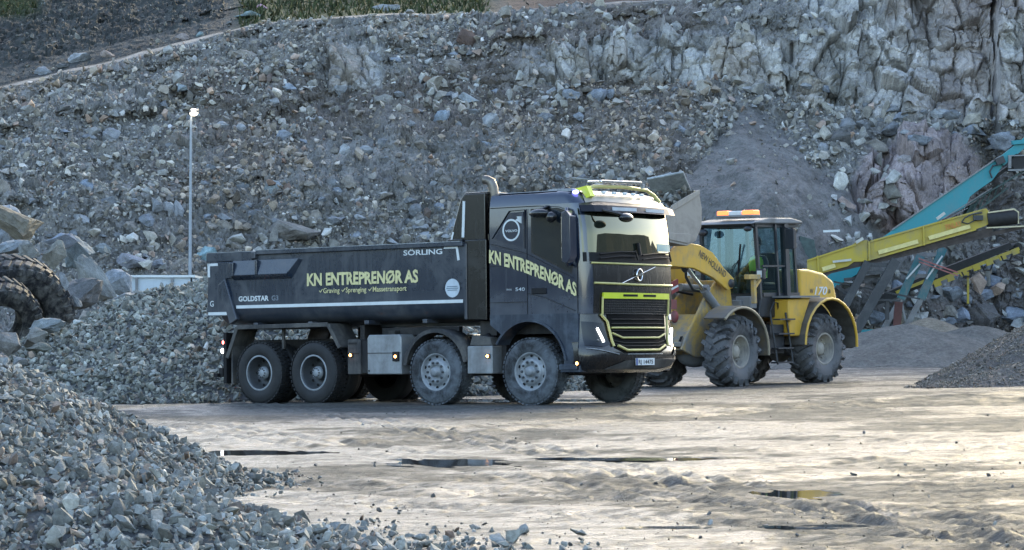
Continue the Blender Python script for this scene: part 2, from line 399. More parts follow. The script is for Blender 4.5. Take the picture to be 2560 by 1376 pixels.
D = D + (T > 5) * (facet(X, cv2, 0.5, 68, 1.2) * 0.3 + facet(X, cv2, 0.22, 70, 1.2) * 0.4) * np.where(U < 560, 1, 0.25)
D = D + spoil * (fbm(X * 1.2, Z * 1.2, 71, 5) - .5) * 0.5
D = D * np.where((T > 3.9) & (T < 5.1), 0.35, 1)
WX = X; WY = YD + D * ny * 1.0; WZ = Z + D * nz
WY = np.where(T == 0, WY, WY)
# stone colours that belong to the rock
cell = voro(cu / 1.6, cv / 1.6, 81)[0]; cell2 = voro(cu / 0.6, cv / 0.6, 82)[0]
blot = fbm(X * 0.25, Z * 0.25, 83, 4); fine = fbm(X * 1.5, Z * 1.5, 84, 4)
def C3(r, g, bb): return np.array([r, g, bb])[None, None]
face = C3(.40, .40, .385) * (0.45 + 0.75 * cell + 0.45 * cell2)[..., None]
ochre = sstep(.52, .68, blot) * sstep(.35, .6, cell)
face = face * (1 - ochre[..., None] * .7) + C3(.24, .205, .165) * ochre[..., None] * .7
seep = sstep(.62, .72, vnoise(X * 1.1, Z * 0.12, 85)) * sstep(.35, .55, blot) * cliff
face = face * (1 - .7 * seep[..., None]) + C3(.06, .062, .05) * .7 * seep[..., None]
pink = sstep(2050, 2500, U) * sstep(.42, .6, fbm(X * .3 + 9, Z * .2, 86, 3))
face = face * (1 - .55 * pink[..., None]) + C3(.26, .205, .19) * .55 * pink[..., None]
dirtc = C3(.185, .183, .175) * (0.7 + 0.6 * fine)[..., None]
brown = sstep(.55, .7, fbm(X * .18 + 3, Z * .3, 87, 4))[..., None] * .7
dirtc = dirtc * (1 - brown) + C3(.135, .115, .10) * brown
dirtc = dirtc * (1 - .8 * spoil[..., None]) + C3(.122, .120, .115) * .8 * spoil[..., None] * (.85 + .3 * fine)[..., None]
rb = sstep(2380, 2480, U + (PY - 600) * .3) * (PY > 360); dirtc = dirtc * (1 - .8 * rb[..., None]) + C3(.16, .148, .142) * .8 * rb[..., None]
col = dirtc * (1 - cliff[..., None]) + face * cliff[..., None]
rc = C3(.29, .245, .235) * (0.75 + .5 * cell2)[..., None]; rd = C3(.20, .12, .11)
rlow = sstep(540, 600, PY)[..., None]
col = col * (1 - red[..., None]) + (rc * (1 - rlow) + rd * rlow) * red[..., None]
up = (T > 4.75)
dark = C3(.038, .041, .038) * (.6 + .9 * fine)[..., None]
green = C3(.035, .045, .016) * (.5 + 1.1 * fine)[..., None]
gmask = up * sstep(560, 640, U) * sstep(1260, 1180, U); gmask = np.maximum(gmask, up * sstep(130, 60, U) * sstep(60, 20, PY))
soil = C3(.05, .034, .028)
col = np.where(up[..., None], dark, col)
col = col * (1 - gmask[..., None]) + green * gmask[..., None]
sm = up * sstep(1240, 1300, U) * (U < 1800); col = col * (1 - sm[..., None]) + soil * sm[..., None]
col = np.clip(col, .01, .6)
wco = np.stack([WX, WY, WZ], -1)
me = mesh_np('quarry_hill', wco.reshape(-1, 3), faces4=grid_faces(len(u), len(t)), colors=col.reshape(-1, 3))
M_FACE = mat_rock('quarry_face_rock', nscale=1.2, bstr=0.6, bdist=0.12)
tag(link_mesh('quarry_hill', me, M_FACE), kind='structure')
# rows the finished wall shows at, used to set boulders down on its surface
WU = 1280 + WX / WY * FPX; WP = HOR - (WZ - CAMZ) / WY * FPX

# a shoulder of the hill that closes the yard off to the right and carries the wall on round
hx = np.arange(34, 200, 4.0); hy = np.arange(-160, 175, 4.0)
HX, HY = np.meshgrid(hx, hy, indexing='ij')
hh = 11 + 0 * HY ; prof = sstep(46, 62, HX + 4 * (fbm(HX * .02, HY * .05, 5, 2) - .5))
HZ = hh * prof + (fbm(HX * .08, HY * .08, 9, 5) - .5) * 7 * prof - 0.5
hc = np.array([.10, .10, .085])[None, None] * (.7 + .6 * fbm(HX * .1, HY * .1, 6, 4))[..., None]
me = mesh_np('hillside', np.stack([HX, HY, HZ], -1).reshape(-1, 3), faces4=grid_faces(len(hx), len(hy)), colors=hc.reshape(-1, 3))
tag(link_mesh('hillside', me, M_FACE), kind='structure')

hx = np.arange(-220, -30, 4.0); hy = np.arange(-200, 100, 4.0)
HX, HY = np.meshgrid(hx, hy, indexing='ij')
prof = sstep(-42, -75, HX + 6 * (fbm(HX * .02, HY * .05, 15, 2) - .5)) * sstep(99, 60, HY)
HZ = 9.5 * prof * (.6 + .8 * fbm(HX * .012, HY * .02, 12, 3)) + (fbm(HX * .08, HY * .08, 19, 5) - .5) * 3 * prof - 0.6
hc = np.array([.055, .065, .045])[None, None] * (.6 + .8 * fbm(HX * .1, HY * .1, 16, 4))[..., None]
tag(link_mesh('hillside', mesh_np('hillside', np.stack([HX, HY, HZ], -1).reshape(-1, 3), faces4=grid_faces(len(hx), len(hy)), colors=hc.reshape(-1, 3)), M_FACE), kind='structure')

# ================================================================== LOOSE STONE ON THE WALL
M_STONE = mat_rock('loose_stone', nscale=4.0, bstr=0.5, bdist=0.03)
rg = np.random.default_rng(5)
ui = np.where((u > -80) & (u < 2640))[0]
def scatter_wall(N, wfun, smin, smax, power, seed, name, label, colf, sink=0.25):
    g = np.random.default_rng(seed)
    i = ui[g.integers(0, len(ui) - 1, N * 3)]; j = g.integers(0, len(t) - 1, N * 3)
    area = np.abs(wco[np.minimum(i + 1, len(u) - 1), j, 0] - wco[i, j, 0]) * np.linalg.norm(wco[i, np.minimum(j + 1, len(t) - 1), 1:] - wco[i, j, 1:], axis=1)
    wgt = wfun(i, j) * area; wgt = wgt / np.quantile(wgt[wgt > 0], .96)
    keep = g.random(len(i)) < wgt; i, j = i[keep][:N], j[keep][:N]
    s = smin * (1 - g.random(len(i)) * (1 - (smin / smax) ** power)) ** (-1 / power)
    p = wco[i, j] + g.normal(0, .02, (len(i), 3)); p[:, 2] += s * (0.5 - sink) * 0.6; p[:, 1] -= s * .25
    cols = colf(i, j, len(i), g)
    me = rocks_mesh(name, p, s, cols, seed)
    o = link_mesh(name, me, M_STONE); tag(o, label, 'rubble', kind='stuff'); return o
patch = fbm(X * .45, Z * .6, 91, 4)
def w_talus(i, j):
    T_, U_, P_ = T[i, j], U[i, j], PY[i, j]
    w_ = (sstep(.40, .56, patch[i, j]) * .95 + .28) * (1 - cliff[i, j]) * (T_ < 4.0)
    w_ = w_ * (1 - .93 * spoil[i, j]) * (1 - red[i, j] * .9)
    w_ = w_ * np.where((T_ > 3) & (U_ > 1180), .35, 1)
    return w_ * np.where((U_ > 2360) & (P_ > 470), .12, 1)
def col_talus(i, j, n, g):
    c = stone_cols(n, 3, (.26, .265, .265), .32, .28)
    tint = sstep(.55, .72, fbm(X[i, j] * .2 + 5, Z[i, j] * .25, 92, 3))[:, None] * .6
    return c * (1 - tint) + c * np.array([1.02, .86, .76]) * tint
scatter_wall(60000, w_talus, .085, .60, 2.0, 15, 'talus_rubble', 'grey broken rock covering the long slope under the quarry face', col_talus)
clus = fbm(X * .22 + 7, Z * .35, 95, 3)
scatter_wall(5200, lambda i, j: w_talus(i, j) * sstep(.5, .62, clus[i, j]), .22, .62, 2.2, 19, 'talus_blocks', 'clusters of larger broken blocks in the slope', col_talus, .35)
def w_ledge(i, j):
    T_, U_, P_ = T[i, j], U[i, j], PY[i, j]
    a = ((U_ > 1040) & (U_ < 2000) & (np.abs(P_ - 235) < 42)) * 1.0
    b_ = ((U_ > 2000) & (U_ < 2600) & (P_ > 255) & (P_ < 350)) * 1.3
    c_ = ((U_ > 1250) & (U_ < 2100) & (np.abs(P_ - 70) < 38)) * .5
    d_ = ((P_ > 590) & (P_ < 760) & (U_ < 1150)) * .6 + ((P_ > 600) & (P_ < 860) & (U_ > 1990)) * .8 + ((np.abs(U_ - 2150) < 90) & (P_ > 350) & (P_ < 660)) * .7
    return a + b_ + c_ + d_
scatter_wall(2300, w_ledge, .38, .95, 2.2, 16, 'ledge_rubble', 'blocky pale rubble lying along the ledges and foot of the face', lambda i, j, n, g: stone_cols(n, 8, (.29, .30, .305), .25, .2))
def w_up(i, j):
    return (T[i, j] > 5.02) * (PY[i, j] > -60) * np.where((U[i, j] < 620), 1.0, np.where(U[i, j] > 1240, .9, .12)) * (sstep(.4, .6, patch[i, j]) + .15)
scatter_wall(5200, w_up, .09, .5, 1.9, 17, 'upper_slope_rubble', 'dark scree with pale stones above the haul road edge', lambda i, j, n, g: stone_cols(n, 9, (.135, .142, .14), .5, .3))
def w_spoil(i, j): return spoil[i, j] * 1.0
scatter_wall(3200, w_spoil, .06, .30, 2.2, 18, 'spoil_gravel', 'fine brown grey spoil tipped in a cone down the slope', lambda i, j, n, g: stone_cols(n, 10, (.15, .15, .148), .25, .2))
# tufts on the turf above the edge
gm = np.argwhere(gmask[ui] > .5); g = np.random.default_rng(3); sel = gm[g.integers(0, len(gm), 9000)]
pt = wco[ui[sel[:, 0]], sel[:, 1]]; n = len(pt); hgt = g.uniform(.12, .45, n); ang = g.uniform(0, 6.28, n); ln = g.normal(0, .12, (n, 2))
bx = np.stack([np.cos(ang), np.sin(ang), np.zeros(n)], -1) * g.uniform(.03, .09, n)[:, None]
tip = pt + np.stack([ln[:, 0], ln[:, 1], hgt], -1)
tv = np.stack([pt - bx, pt + bx, tip], 1).reshape(-1, 3)
tc = np.repeat(np.array([.040, .052, .020])[None] * g.uniform(.5, 1.6, (n, 1)) * np.where(g.random((n, 1)) < .2, np.array([[1.6, 1.1, .9]]), 1), 3, 0)
tag(link_mesh('moor_grass', mesh_np('moor_grass', tv, tris=np.arange(3 * n).reshape(-1, 3), colors=tc), mat_rock('moor_grass_blades', nscale=2, bstr=0)), 'rough green grass along the top of the quarry edge', 'grass', kind='stuff')

# ================================================================== HEAPS
M_HEAP = mat_rock('heap_core', nscale=10, bstr=0.8, bdist=0.03)
def heap(name, label, cones, area, res, core, nstones, smin, smax, power, base, seed, cat='gravel heap', namp=.08, ymax=None, spread=.3, warm=.2, toe=0.02, thin=0.0):
    x0, x1, y0, y1 = area
    def H(x, y):
        z = np.full(np.shape(x), -1.0)
        for (cx, cy, h, sl, ex, ey) in cones:
            d = np.sqrt(((x - cx) / ex) ** 2 + ((y - cy) / ey) ** 2 + .12)
            z = np.maximum(z, h - sl * d)
        z = z + (fbm(x * 1.1, y * 1.1, seed, 4) - .5) * namp * 2 + (fbm(x * 4, y * 4, seed + 3, 3) - .5) * namp
        return np.maximum(z, -0.3)
    gx = np.arange(x0, x1, res); gy = np.arange(y0, y1, res); A, Bq = np.meshgrid(gx, gy, indexing='ij')
    z = H(A, Bq); gz = G(A)
    zz = np.where(z > 0, gz + z, gz - 0.35)
    cc = np.array(core)[None, None] * (.7 + .6 * fbm(A * 3, Bq * 3, seed + 1, 4))[..., None]
    me = mesh_np(name, np.stack([A, Bq, zz], -1).reshape(-1, 3), faces4=grid_faces(len(gx), len(gy)), colors=cc.reshape(-1, 3), smooth=False)
    o = link_mesh(name, me, M_HEAP)
    if nstones:
        g = np.random.default_rng(seed)
        x = g.uniform(x0, x1, nstones * 4); y = g.uniform(y0, ymax or y1, nstones * 4); h = H(x, y)
        k = h > (-toe) ; k &= (h > 0.03) | (g.random(len(x)) < .55)
        if thin: k |= (h > -.3) & (g.random(len(x)) < thin * np.exp(np.clip(h, -1, 0) * 9))
        x, y, h = x[k][:nstones], y[k][:nstones], np.maximum(0, h[k][:nstones])
        s = smin * (1 - g.random(len(x)) * (1 - (smin / smax) ** power)) ** (-1 / power)
        p = np.stack([x, y, G(x) + h + s * g.uniform(-.1, .42, len(x))], -1)
        me2 = rocks_mesh(name + '_stones', p, s, stone_cols(len(x), seed, base, spread, warm), seed)
        o2 = bpy.data.objects.new('stones', me2); COL.objects.link(o2); me2.materials.append(M_STONE)
        # one heap = one object: join core and stones
        v1 = np.empty(len(me.vertices) * 3, np.float32); me.vertices.foreach_get('co', v1)
        with bpy.context.temp_override(active_object=o, selected_objects=[o, o2], selected_editable_objects=[o, o2], object=o):
            bpy.ops.object.join()
    return tag(o, label, cat, kind='stuff')
heap('gravel_heap', 'large heap of crushed grey stone in the front left corner', [(-6.2, 21.5, 2.05, .50, 1, 1.25), (-3.4, 15.2, .95, .40, 1, 1), (-2.2, 14.3, .42, .25, 1, .8)], (-9, 1.2, 12.2, 27), .06, (.085, .09, .092), 64000, .034, .14, 2.0, (.20, .215, .22), 201, namp=.07, ymax=24, thin=.25)
heap('gravel_heap', 'wide heap of crushed stone behind the rear of the dump truck', [(-5.6, 55.3, 2.72, .46, 1, 1), (-4.2, 55.6, 2.6, .55, 1.3, 1), (-6.95, 55.1, 2.36, .45, 1, 1), (-2.4, 59.0, 1.3, .5, 1.45, .9), (-7.8, 55.5, 1.5, .5, 1.2, 1)], (-13, 6, 48.5, 63), .10, (.08, .085, .088), 30000, .085, .26, 2.4, (.195, .21, .207), 202, namp=.12, ymax=59)
heap('gravel_heap', 'dark fine gravel heap running out of the frame on the right', [(12.35, 54.5, 2.3, .60, 1.1, 1), (9.7, 52.0, .50, .30, 1.0, .9), (8.7, 52.2, .16, .14, 1.0, .8)], (4.5, 15, 46, 60), .08, (.11, .10, .092), 30000, .022, .10, 2.3, (.165, .155, .145), 203, namp=.06, ymax=56)
heap('sand_heap', 'low smooth mound of grey sand between loader and conveyors', [(11.6, 80.6, 1.38, .42, 1.55, 1), (13.9, 81.3, 1.36, .45, 1.3, 1)], (6, 20, 75, 88), .10, (.115, .11, .10), 0, 0, 0, 0, (0, 0, 0), 204, 'sand heap', namp=.06)
heap('sand_heap', 'pale tan sand mound peeking over the grey mound', [(12.8, 83.3, 1.62, .5, 1.0, 1)], (10, 16, 81, 86), .10, (.20, .17, .13), 0, 0, 0, 0, (0, 0, 0), 205, 'sand heap', namp=.05)
# pebbles strewn over the yard
g = np.random.default_rng(44); n = 4200
y = 13 + 34 * g.random(n) ** 2.4; x = (g.random(n) * 2 - 1) * (y * .2 + .5); k = (fbm(x * .8, y * .5, 7, 3) > .47) | (g.random(n) < .3) | (x < -.5); x, y = x[k], y[k]
s = .010 * (1 - g.random(len(x)) * (1 - (.010 / .07) ** 2.2)) ** (-1 / 2.2)
k = (x < -0.2) & (y < 19); s[k] *= 1.5
pz = ground_z(x, y) + s * .15
tag(link_mesh('strewn_stones', rocks_mesh('strewn_stones', np.stack([x, y, pz], -1), s, stone_cols(len(x), 4, (.15, .15, .15), .4), 6), M_STONE), 'small dark stones strewn over the wet yard', 'loose stones', kind='stuff')
# ================================================================== MODELLING KIT
class MB:
    """collects shapes into one mesh object; every face can have its own material slot"""
    def __init__(s): s.v = []; s.f = []; s.m = []; s.sm = []
    def _add(s, vs, fs, mi=0, smooth=False, M=None):
        o = len(s.v)
        for v in vs:
            v = Vector(v); s.v.append(M @ v if M else v)
        for f in fs: s.f.append([i + o for i in f]); s.m.append(mi); s.sm.append(smooth)
    def box(s, c, size, rot=None, mi=0, M=None, taper=None):
        x, y, z = [q / 2 for q in size]
        vs = [Vector((a * x, b * y, d * z)) for a in (-1, 1) for b in (-1, 1) for d in (-1, 1)]
        if taper:
            for v in vs:
                if v.z > 0: v.x *= taper[0]; v.y *= taper[1]
        Mx = Matrix.Translation(c) @ (Euler(rot).to_matrix().to_4x4() if rot else Matrix())
        if M: Mx = M @ Mx
        s._add(vs, [(0, 1, 3, 2), (4, 6, 7, 5), (0, 4, 5, 1), (2, 3, 7, 6), (0, 2, 6, 4), (1, 5, 7, 3)], mi, M=Mx); return s
    def prism(s, poly, d0, d1, axis='y', mi=0, M=None, smooth=False):
        """polygon in the plane across axis, extruded from d0 to d1"""
        n = len(poly)
        def P3(a, b, d):
            return {'y': (a, d, b), 'x': (d, a, b), 'z': (a, b, d)}[axis]
        vs = [P3(a, b, d0) for a, b in poly] + [P3(a, b, d1) for a, b in poly]
        fs = [list(range(n)), list(range(2 * n - 1, n - 1, -1))] + [[i, i + n, (i + 1) % n + n, (i + 1) % n] for i in range(n)]
        s._add(vs, fs, mi, smooth, M); return s
    def tube(s, pts, r, n=8, mi=0, M=None, cap=True, smooth=True):
        pts = [Vector(p) for p in pts]; k = len(pts); rs = r if isinstance(r, (list, tuple)) else [r] * k
        vs = []; up0 = None
        for i, p in enumerate(pts):
            d = (pts[min(i + 1, k - 1)] - pts[max(i - 1, 0)]).normalized()
            if up0 is None or abs(up0.dot(d)) > .95:
                up0 = Vector((0, 0, 1)) if abs(d.z) < .9 else Vector((1, 0, 0))
            a = d.cross(up0).normalized(); b = a.cross(d).normalized(); up0 = b
            for j in range(n):
                t = 2 * math.pi * j / n; vs.append(p + (a * math.cos(t) + b * math.sin(t)) * rs[i])
        fs = [[i * n + j, i * n + (j + 1) % n, (i + 1) * n + (j + 1) % n, (i + 1) * n + j] for i in range(k - 1) for j in range(n)]
        s._add(vs, fs, mi, smooth, M)
        if cap: s._add(vs[:n], [list(range(n - 1, -1, -1))], mi, False, M); s._add(vs[-n:], [list(range(n))], mi, False, M)
        return s
    def lathe(s, prof, n=32, axis='y', c=(0, 0, 0), mi=0, M=None, smooth=True, close=False):
        """profile of (radius, along) turned about the axis"""
        k = len(prof); vs = []
        for i in range(n):
            t = 2 * math.pi * i / n; ca, sa = math.cos(t), math.sin(t)
            for r, h in prof:
                p = {'y': (r * ca, h, r * sa), 'x': (h, r * ca, r * sa), 'z': (r * ca, r * sa, h)}[axis]
                vs.append(Vector(p) + Vector(c))
        fs = [[i * k + j, ((i + 1) % n) * k + j, ((i + 1) % n) * k + j + 1, i * k + j + 1] for i in range(n) for j in range(k - 1)]
        s._add(vs, fs, mi, smooth, M); return s
    def sphere(s, c, r, n=12, mi=0, M=None, sq=(1, 1, 1)):
        prof = [(r * math.sin(math.pi * i / n) + 1e-5, -r * math.cos(math.pi * i / n)) for i in range(n + 1)]
        k = len(prof); vs = []; m = n * 2
        for i in range(m):
            t = 2 * math.pi * i / m
            for q, h in prof: vs.append(Vector((q * math.cos(t) * sq[0], q * math.sin(t) * sq[1], h * sq[2])) + Vector(c))
        fs = [[i * k + j, ((i + 1) % m) * k + j, ((i + 1) % m) * k + j + 1, i * k + j + 1] for i in range(m) for j in range(k - 1)]
        s._add(vs, fs, mi, True, M); return s
    def loft(s, secs, mi=0, closed=True, cap=False, smooth=False, M=None):
        k = len(secs[0]); vs = [p for q in secs for p in q]
        fs = [[i * k + j, i * k + (j + 1) % k, (i + 1) * k + (j + 1) % k, (i + 1) * k + j] for i in range(len(secs) - 1) for j in range(k if closed else k - 1)]
        if cap: fs += [list(range(k - 1, -1, -1)), list(range((len(secs) - 1) * k, len(secs) * k))]
        s._add(vs, fs, mi, smooth, M); return s
    def beam(s, a, b, w, h, mi=0, M=None, up=(0, 0, 1)):
        """square section bar from a to b"""
        a, b = Vector(a), Vector(b); d = b - a; L = d.length; d.normalize(); upv = Vector(up)
        if abs(d.dot(upv)) > .99: upv = Vector((1, 0, 0))
        y = upv.cross(d).normalized(); z = d.cross(y)
        Mx = Matrix.Translation((a + b) / 2) @ Matrix((d, y, z)).transposed().to_4x4()
        if M: Mx = M @ Mx
        return s.box((0, 0, 0), (L, w, h), mi=mi, M=Mx)
    def build(s, name, mats, parent=None, bevel=0.0, seg=2, recalc=True, ang=35):
        me = bpy.data.meshes.new(name); me.from_pydata([tuple(v) for v in s.v], [], s.f)
        me.polygons.foreach_set('material_index', s.m); me.polygons.foreach_set('use_smooth', s.sm)
        if recalc:
            bm = bmesh.new(); bm.from_mesh(me); bmesh.ops.recalc_face_normals(bm, faces=bm.faces[:]); bm.to_mesh(me); bm.free()
        me.validate(); me.update()
        for m in (mats if isinstance(mats, (list, tuple)) else [mats]): me.materials.append(m)
        o = bpy.data.objects.new(name, me); COL.objects.link(o)
        if parent: o.parent = parent
        if bevel:
            bv = o.modifiers.new('bevel', 'BEVEL'); bv.width = bevel; bv.segments = seg; bv.limit_method = 'ANGLE'; bv.angle_limit = R(ang); bv.harden_normals = False
            me.polygons.foreach_set('use_smooth', [True] * len(me.polygons))
            wn = o.modifiers.new('wn', 'WEIGHTED_NORMAL'); wn.keep_sharp = True
            me.set_sharp_from_angle(angle=R(50)) if hasattr(me, 'set_sharp_from_angle') else None
        return o

def text_mesh(name, s, height, mat, parent, M, bold=0.0, shear=0.0, stretch=1.0, depth=0.004, jag=0.0, width=None, seed=1):
    """lettering: local x runs along the words, local y up; M places it"""
    cu = bpy.data.curves.new(name, 'FONT'); cu.body = s; cu.size = 1.0; cu.offset = bold; cu.shear = shear; cu.extrude = 0.0
    cu.resolution_u = 3
    ob = bpy.data.objects.new(name + '_tmp', cu); COL.objects.link(ob)
    dg = bpy.context.evaluated_depsgraph_get(); dg.update()
    me = bpy.data.meshes.new_from_object(ob.evaluated_get(dg)); bpy.data.objects.remove(ob); bpy.data.curves.remove(cu)
    xs_ = [v.co.x for v in me.vertices]; ys_ = [v.co.y for v in me.vertices]
    k = height / 0.7; x0 = min(xs_); sx = k * stretch
    if width: sx = width / (max(xs_) - x0)
    rr = random.Random(seed)
    for v in me.vertices:
        jx, jy = (rr.uniform(-jag, jag), rr.uniform(-jag, jag)) if jag else (0, 0)
        v.co = M @ Vector(((v.co.x - x0) * sx + jx, v.co.y * k + jy, depth))
    me.name = name; me.materials.append(mat)
    o = bpy.data.objects.new(name, me); COL.objects.link(o); o.parent = parent
    return o
def arc(c, r, a0, a1, n=12):
    return [(c[0] + r * math.cos(R(a0 + (a1 - a0) * i / n)), c[1] + r * math.sin(R(a0 + (a1 - a0) * i / n))) for i in range(n + 1)]
def copy_tree(o, parent=None):
    c = o.copy(); COL.objects.link(c); c.parent = parent
    for ch in [q for q in list(bpy.data.objects) if q.parent is o]: copy_tree(ch, c)
    return c
# ================================================================== DUMP TRUCK
M_NAVY = mat_paint('navy_paint', (0.006, 0.015, 0.038), rough=0.18, coat=0.9, dirt=(0.085, 0.10, 0.12), dirt_amt=0.18, spec=0.7, low_dirt=1.9)
M_NAVYB = mat_paint('navy_body_paint', (0.010, 0.020, 0.038), rough=0.27, coat=0.45, dirt=(0.12, 0.125, 0.13), dirt_amt=0.34, spec=0.6, low_dirt=1.9)
M_NAVYD = mat_paint('navy_skirt_paint', (0.012, 0.022, 0.040), rough=0.35, coat=0.3, dirt=(0.10, 0.125, 0.155), dirt_amt=0.5, spec=0.5)
M_BLACKP = mat_paint('black_paint', (0.004, 0.004, 0.005), rough=0.25, coat=0.5, dirt=(0.06, 0.055, 0.05), dirt_amt=0.18)
M_BLACK = mat_plain('black_plastic', (0.010, 0.010, 0.011), 0.6, spec=.25)
M_VISOR = mat_plain('dark_visor', (0.012, 0.013, 0.018), 0.35, spec=.3)
M_GRIME = mat_paint('grimy_steel', (0.035, 0.036, 0.038), rough=0.65, dirt=(0.12, 0.115, 0.105), dirt_amt=0.6, spec=0.3)
M_DKSTEEL = mat_paint('dark_frame_steel', (0.014, 0.014, 0.015), rough=0.6, dirt=(0.075, 0.07, 0.062), dirt_amt=0.4, spec=0.3)
M_ALU = mat_paint('dusty_aluminium', (0.30, 0.32, 0.33), rough=0.42, metal=0.35, dirt=(0.20, 0.20, 0.195), dirt_amt=0.5)
M_CHROME = mat_plain('chrome', (0.75, 0.74, 0.72), 0.14, 1.0, var=.05)
M_YEL = mat_plain('neon_yellow', (0.52, 0.47, 0.17), 0.4, var=.1)
M_NEON = mat_plain('bright_neon_yellow', (0.60, 0.66, 0.03), 0.4, var=.05)
M_LETTER = mat_plain('letter_yellow', (0.66, 0.60, 0.30), 0.5, var=.12, vs=20)
M_WHITE = mat_plain('white_foil', (0.62, 0.66, 0.66), 0.45, var=.08)
M_TAN = mat_plain('pale_roof', (0.36, 0.32, 0.26), 0.4, var=.1)
M_WIND = mat_glass('windscreen_glass', (0.016, 0.022, 0.020), ior=1.6, rough=0.012)
M_WIND.node_tree.nodes['Principled BSDF'].inputs['Specular Tint'].default_value = (1, .93, .66, 1); M_WIND.node_tree.nodes['Principled BSDF'].inputs['Coat Tint'].default_value = (1, .97, .85, 1)  # warm tint paints a yellow sky's colour into the windscreen reflections
M_SGLASS = mat_glass('side_glass', (0.014, 0.02, 0.026), ior=1.6, rough=0.03)
M_RUB = mat_paint('tyre_rubber', (0.020, 0.021, 0.022), rough=0.75, dirt=(0.12, 0.135, 0.15), dirt_amt=0.75, scale=3.0, spec=0.3, streak=False)
M_RUBC = mat_plain('clean_tyre_rubber', (0.016, 0.017, 0.018), 0.7, var=.3)
M_RIM = mat_plain('rim_metal', (0.25, 0.27, 0.285), 0.5, 0.25, var=.35)
M_RIMD = mat_plain('dark_rim', (0.06, 0.065, 0.07), 0.5, 0.2, var=.25)
M_HOLE = mat_plain('hole_black', (0.004, 0.004, 0.004), 0.9)
M_AMBER = mat_emit('amber_lamp', (1.0, 0.42, 0.12), 4.0)
M_LAMPW = mat_emit('white_lamp', (0.95, 0.98, 1.0), 2.2)
M_REDL = mat_emit('red_lamp', (1.0, 0.10, 0.08), 4.0)
M_MESH = mat_plain('grille_mesh', (0.010, 0.010, 0.010), 0.5)
M_HLG = mat_glass('headlamp_glass', (0.012, 0.014, 0.018), ior=1.4, rough=0.08, spec=.3); M_HLG.node_tree.nodes['Principled BSDF'].inputs['Coat Weight'].default_value = .3

TH = -38.47
truck = empty('dump_truck', (1.062, 44.85, 0.0), (0, -0.013, R(TH)))
tag(truck, 'dark navy eight wheel dump truck with yellow lettering, parked side on', 'dump truck')
# local axes: x forward (0 at the first axle), y to the truck's left, z up; the side we see is y = -1.25

def tyre_profile(r, w, rim):
    sh = .045
    return [(rim, -w * .40), (rim + .02, -w * .49), ((r + rim) / 2, -w * .5), (r - sh, -w * .48), (r - .012, -w * .42), (r, -w * .3), (r, w * .3), (r - .012, w * .42), (r - sh, w * .48), ((r + rim) / 2, w * .5), (rim + .02, w * .49), (rim, w * .40)]
def truck_wheel(x, side, steer=True, dual=False, yaw=0.0):
    """side = -1 for the side that faces us"""
    r, wd, rim = .535, .34 if steer else .30, .30
    wl = empty('wheel', (x, side * (1.25 - (.17 if steer else .15)), r), (0, 0, R(yaw))); wl.parent = truck
    wob = MB(); o_ = -1  # outer face at local y = -w/2 (mirror for the far side by rotating)
    if side > 0: wl.rotation_euler = (0, 0, R(180 + yaw))
    wob.lathe(tyre_profile(r, wd, rim), 64)
    # tread blocks
    nb = 44
    for i in range(nb):
        a = 2 * math.pi * i / nb
        for k, yy_ in enumerate((-wd * .33, 0, wd * .33)):
            aa = a + (k % 2) * math.pi / nb
            M = Matrix.Rotation(aa, 4, 'Y') @ Matrix.Translation((r + .003, yy_, 0))
            wob.box((0, 0, 0), (.022, wd * .27, .05), M=M)
    if dual:
        wob.lathe([(q, h + .34) for q, h in tyre_profile(r, .30, rim)], 48)
    wob.build('tyre', [M_RUB if steer else M_RUBC], wl)
    m = MB()
    if steer:
        # disc stands out near the tyre face, ten nuts round a hub
        m.lathe([(rim + .012, -wd * .46), (rim - .012, -wd * .47), (rim - .02, -wd * .36), (.24, -wd * .30), (.215, -wd * .42), (.20, -wd * .47), (.11, -wd * .47), (.105, -wd * .42), (.08, -wd * .42), (.075, -wd * .62), (.05, -wd * .66), (.001, -wd * .66)], 40)
        for i in range(10):
            a = 2 * math.pi * i / 10
            m.lathe([(.021, -wd * .47), (.021, -wd * .54), (.001, -wd * .55)], 8, c=(.158 * math.cos(a), 0, .158 * math.sin(a)), mi=1)
            a2 = a + math.pi / 10
            m.lathe([(.03, -wd * .325), (.001, -wd * .33)], 10, c=(.262 * math.cos(a2), -.006, .262 * math.sin(a2)), mi=2)
        m.build('rim', [M_RIM, M_RIMD, M_HOLE], wl)
    else:
        # deep dish with a hub in the middle
        m.lathe([(rim + .012, -wd * .46), (rim - .012, -wd * .47), (rim - .03, -wd * .30), (rim - .05, .04), (.19, .10), (.115, .09), (.112, -.02), (.10, -.06), (.05, -.075), (.001, -.08)], 40, mi=1)
        m.lathe([(rim + .016, -wd * .455), (rim + .005, -wd * .485), (rim - .016, -wd * .47)], 40, mi=0)
        m.lathe([(.118, -.018), (.10, -.065), (.045, -.083), (.001, -.085)], 24, mi=0)
        for i in range(10):
            a = 2 * math.pi * i / 10
            m.lathe([(.028, .045), (.001, .04)], 10, c=(.225 * math.cos(a), 0, .225 * math.sin(a)), mi=2)
            m.lathe([(.012, -.065), (.012, -.09), (.001, -.09)], 6, c=(.075 * math.cos(a), 0, .075 * math.sin(a)), mi=1)
        m.build('rim', [M_RIM, M_RIMD, M_HOLE], wl)
    return wl
AX = [0.0, -1.99, -4.73, -6.02]
for s_ in (-1, 1):
    truck_wheel(AX[0], s_, True, yaw=3.0); truck_wheel(AX[1], s_, True, yaw=2.0)
    truck_wheel(AX[2], s_, False, True); truck_wheel(AX[3], s_, False, True)

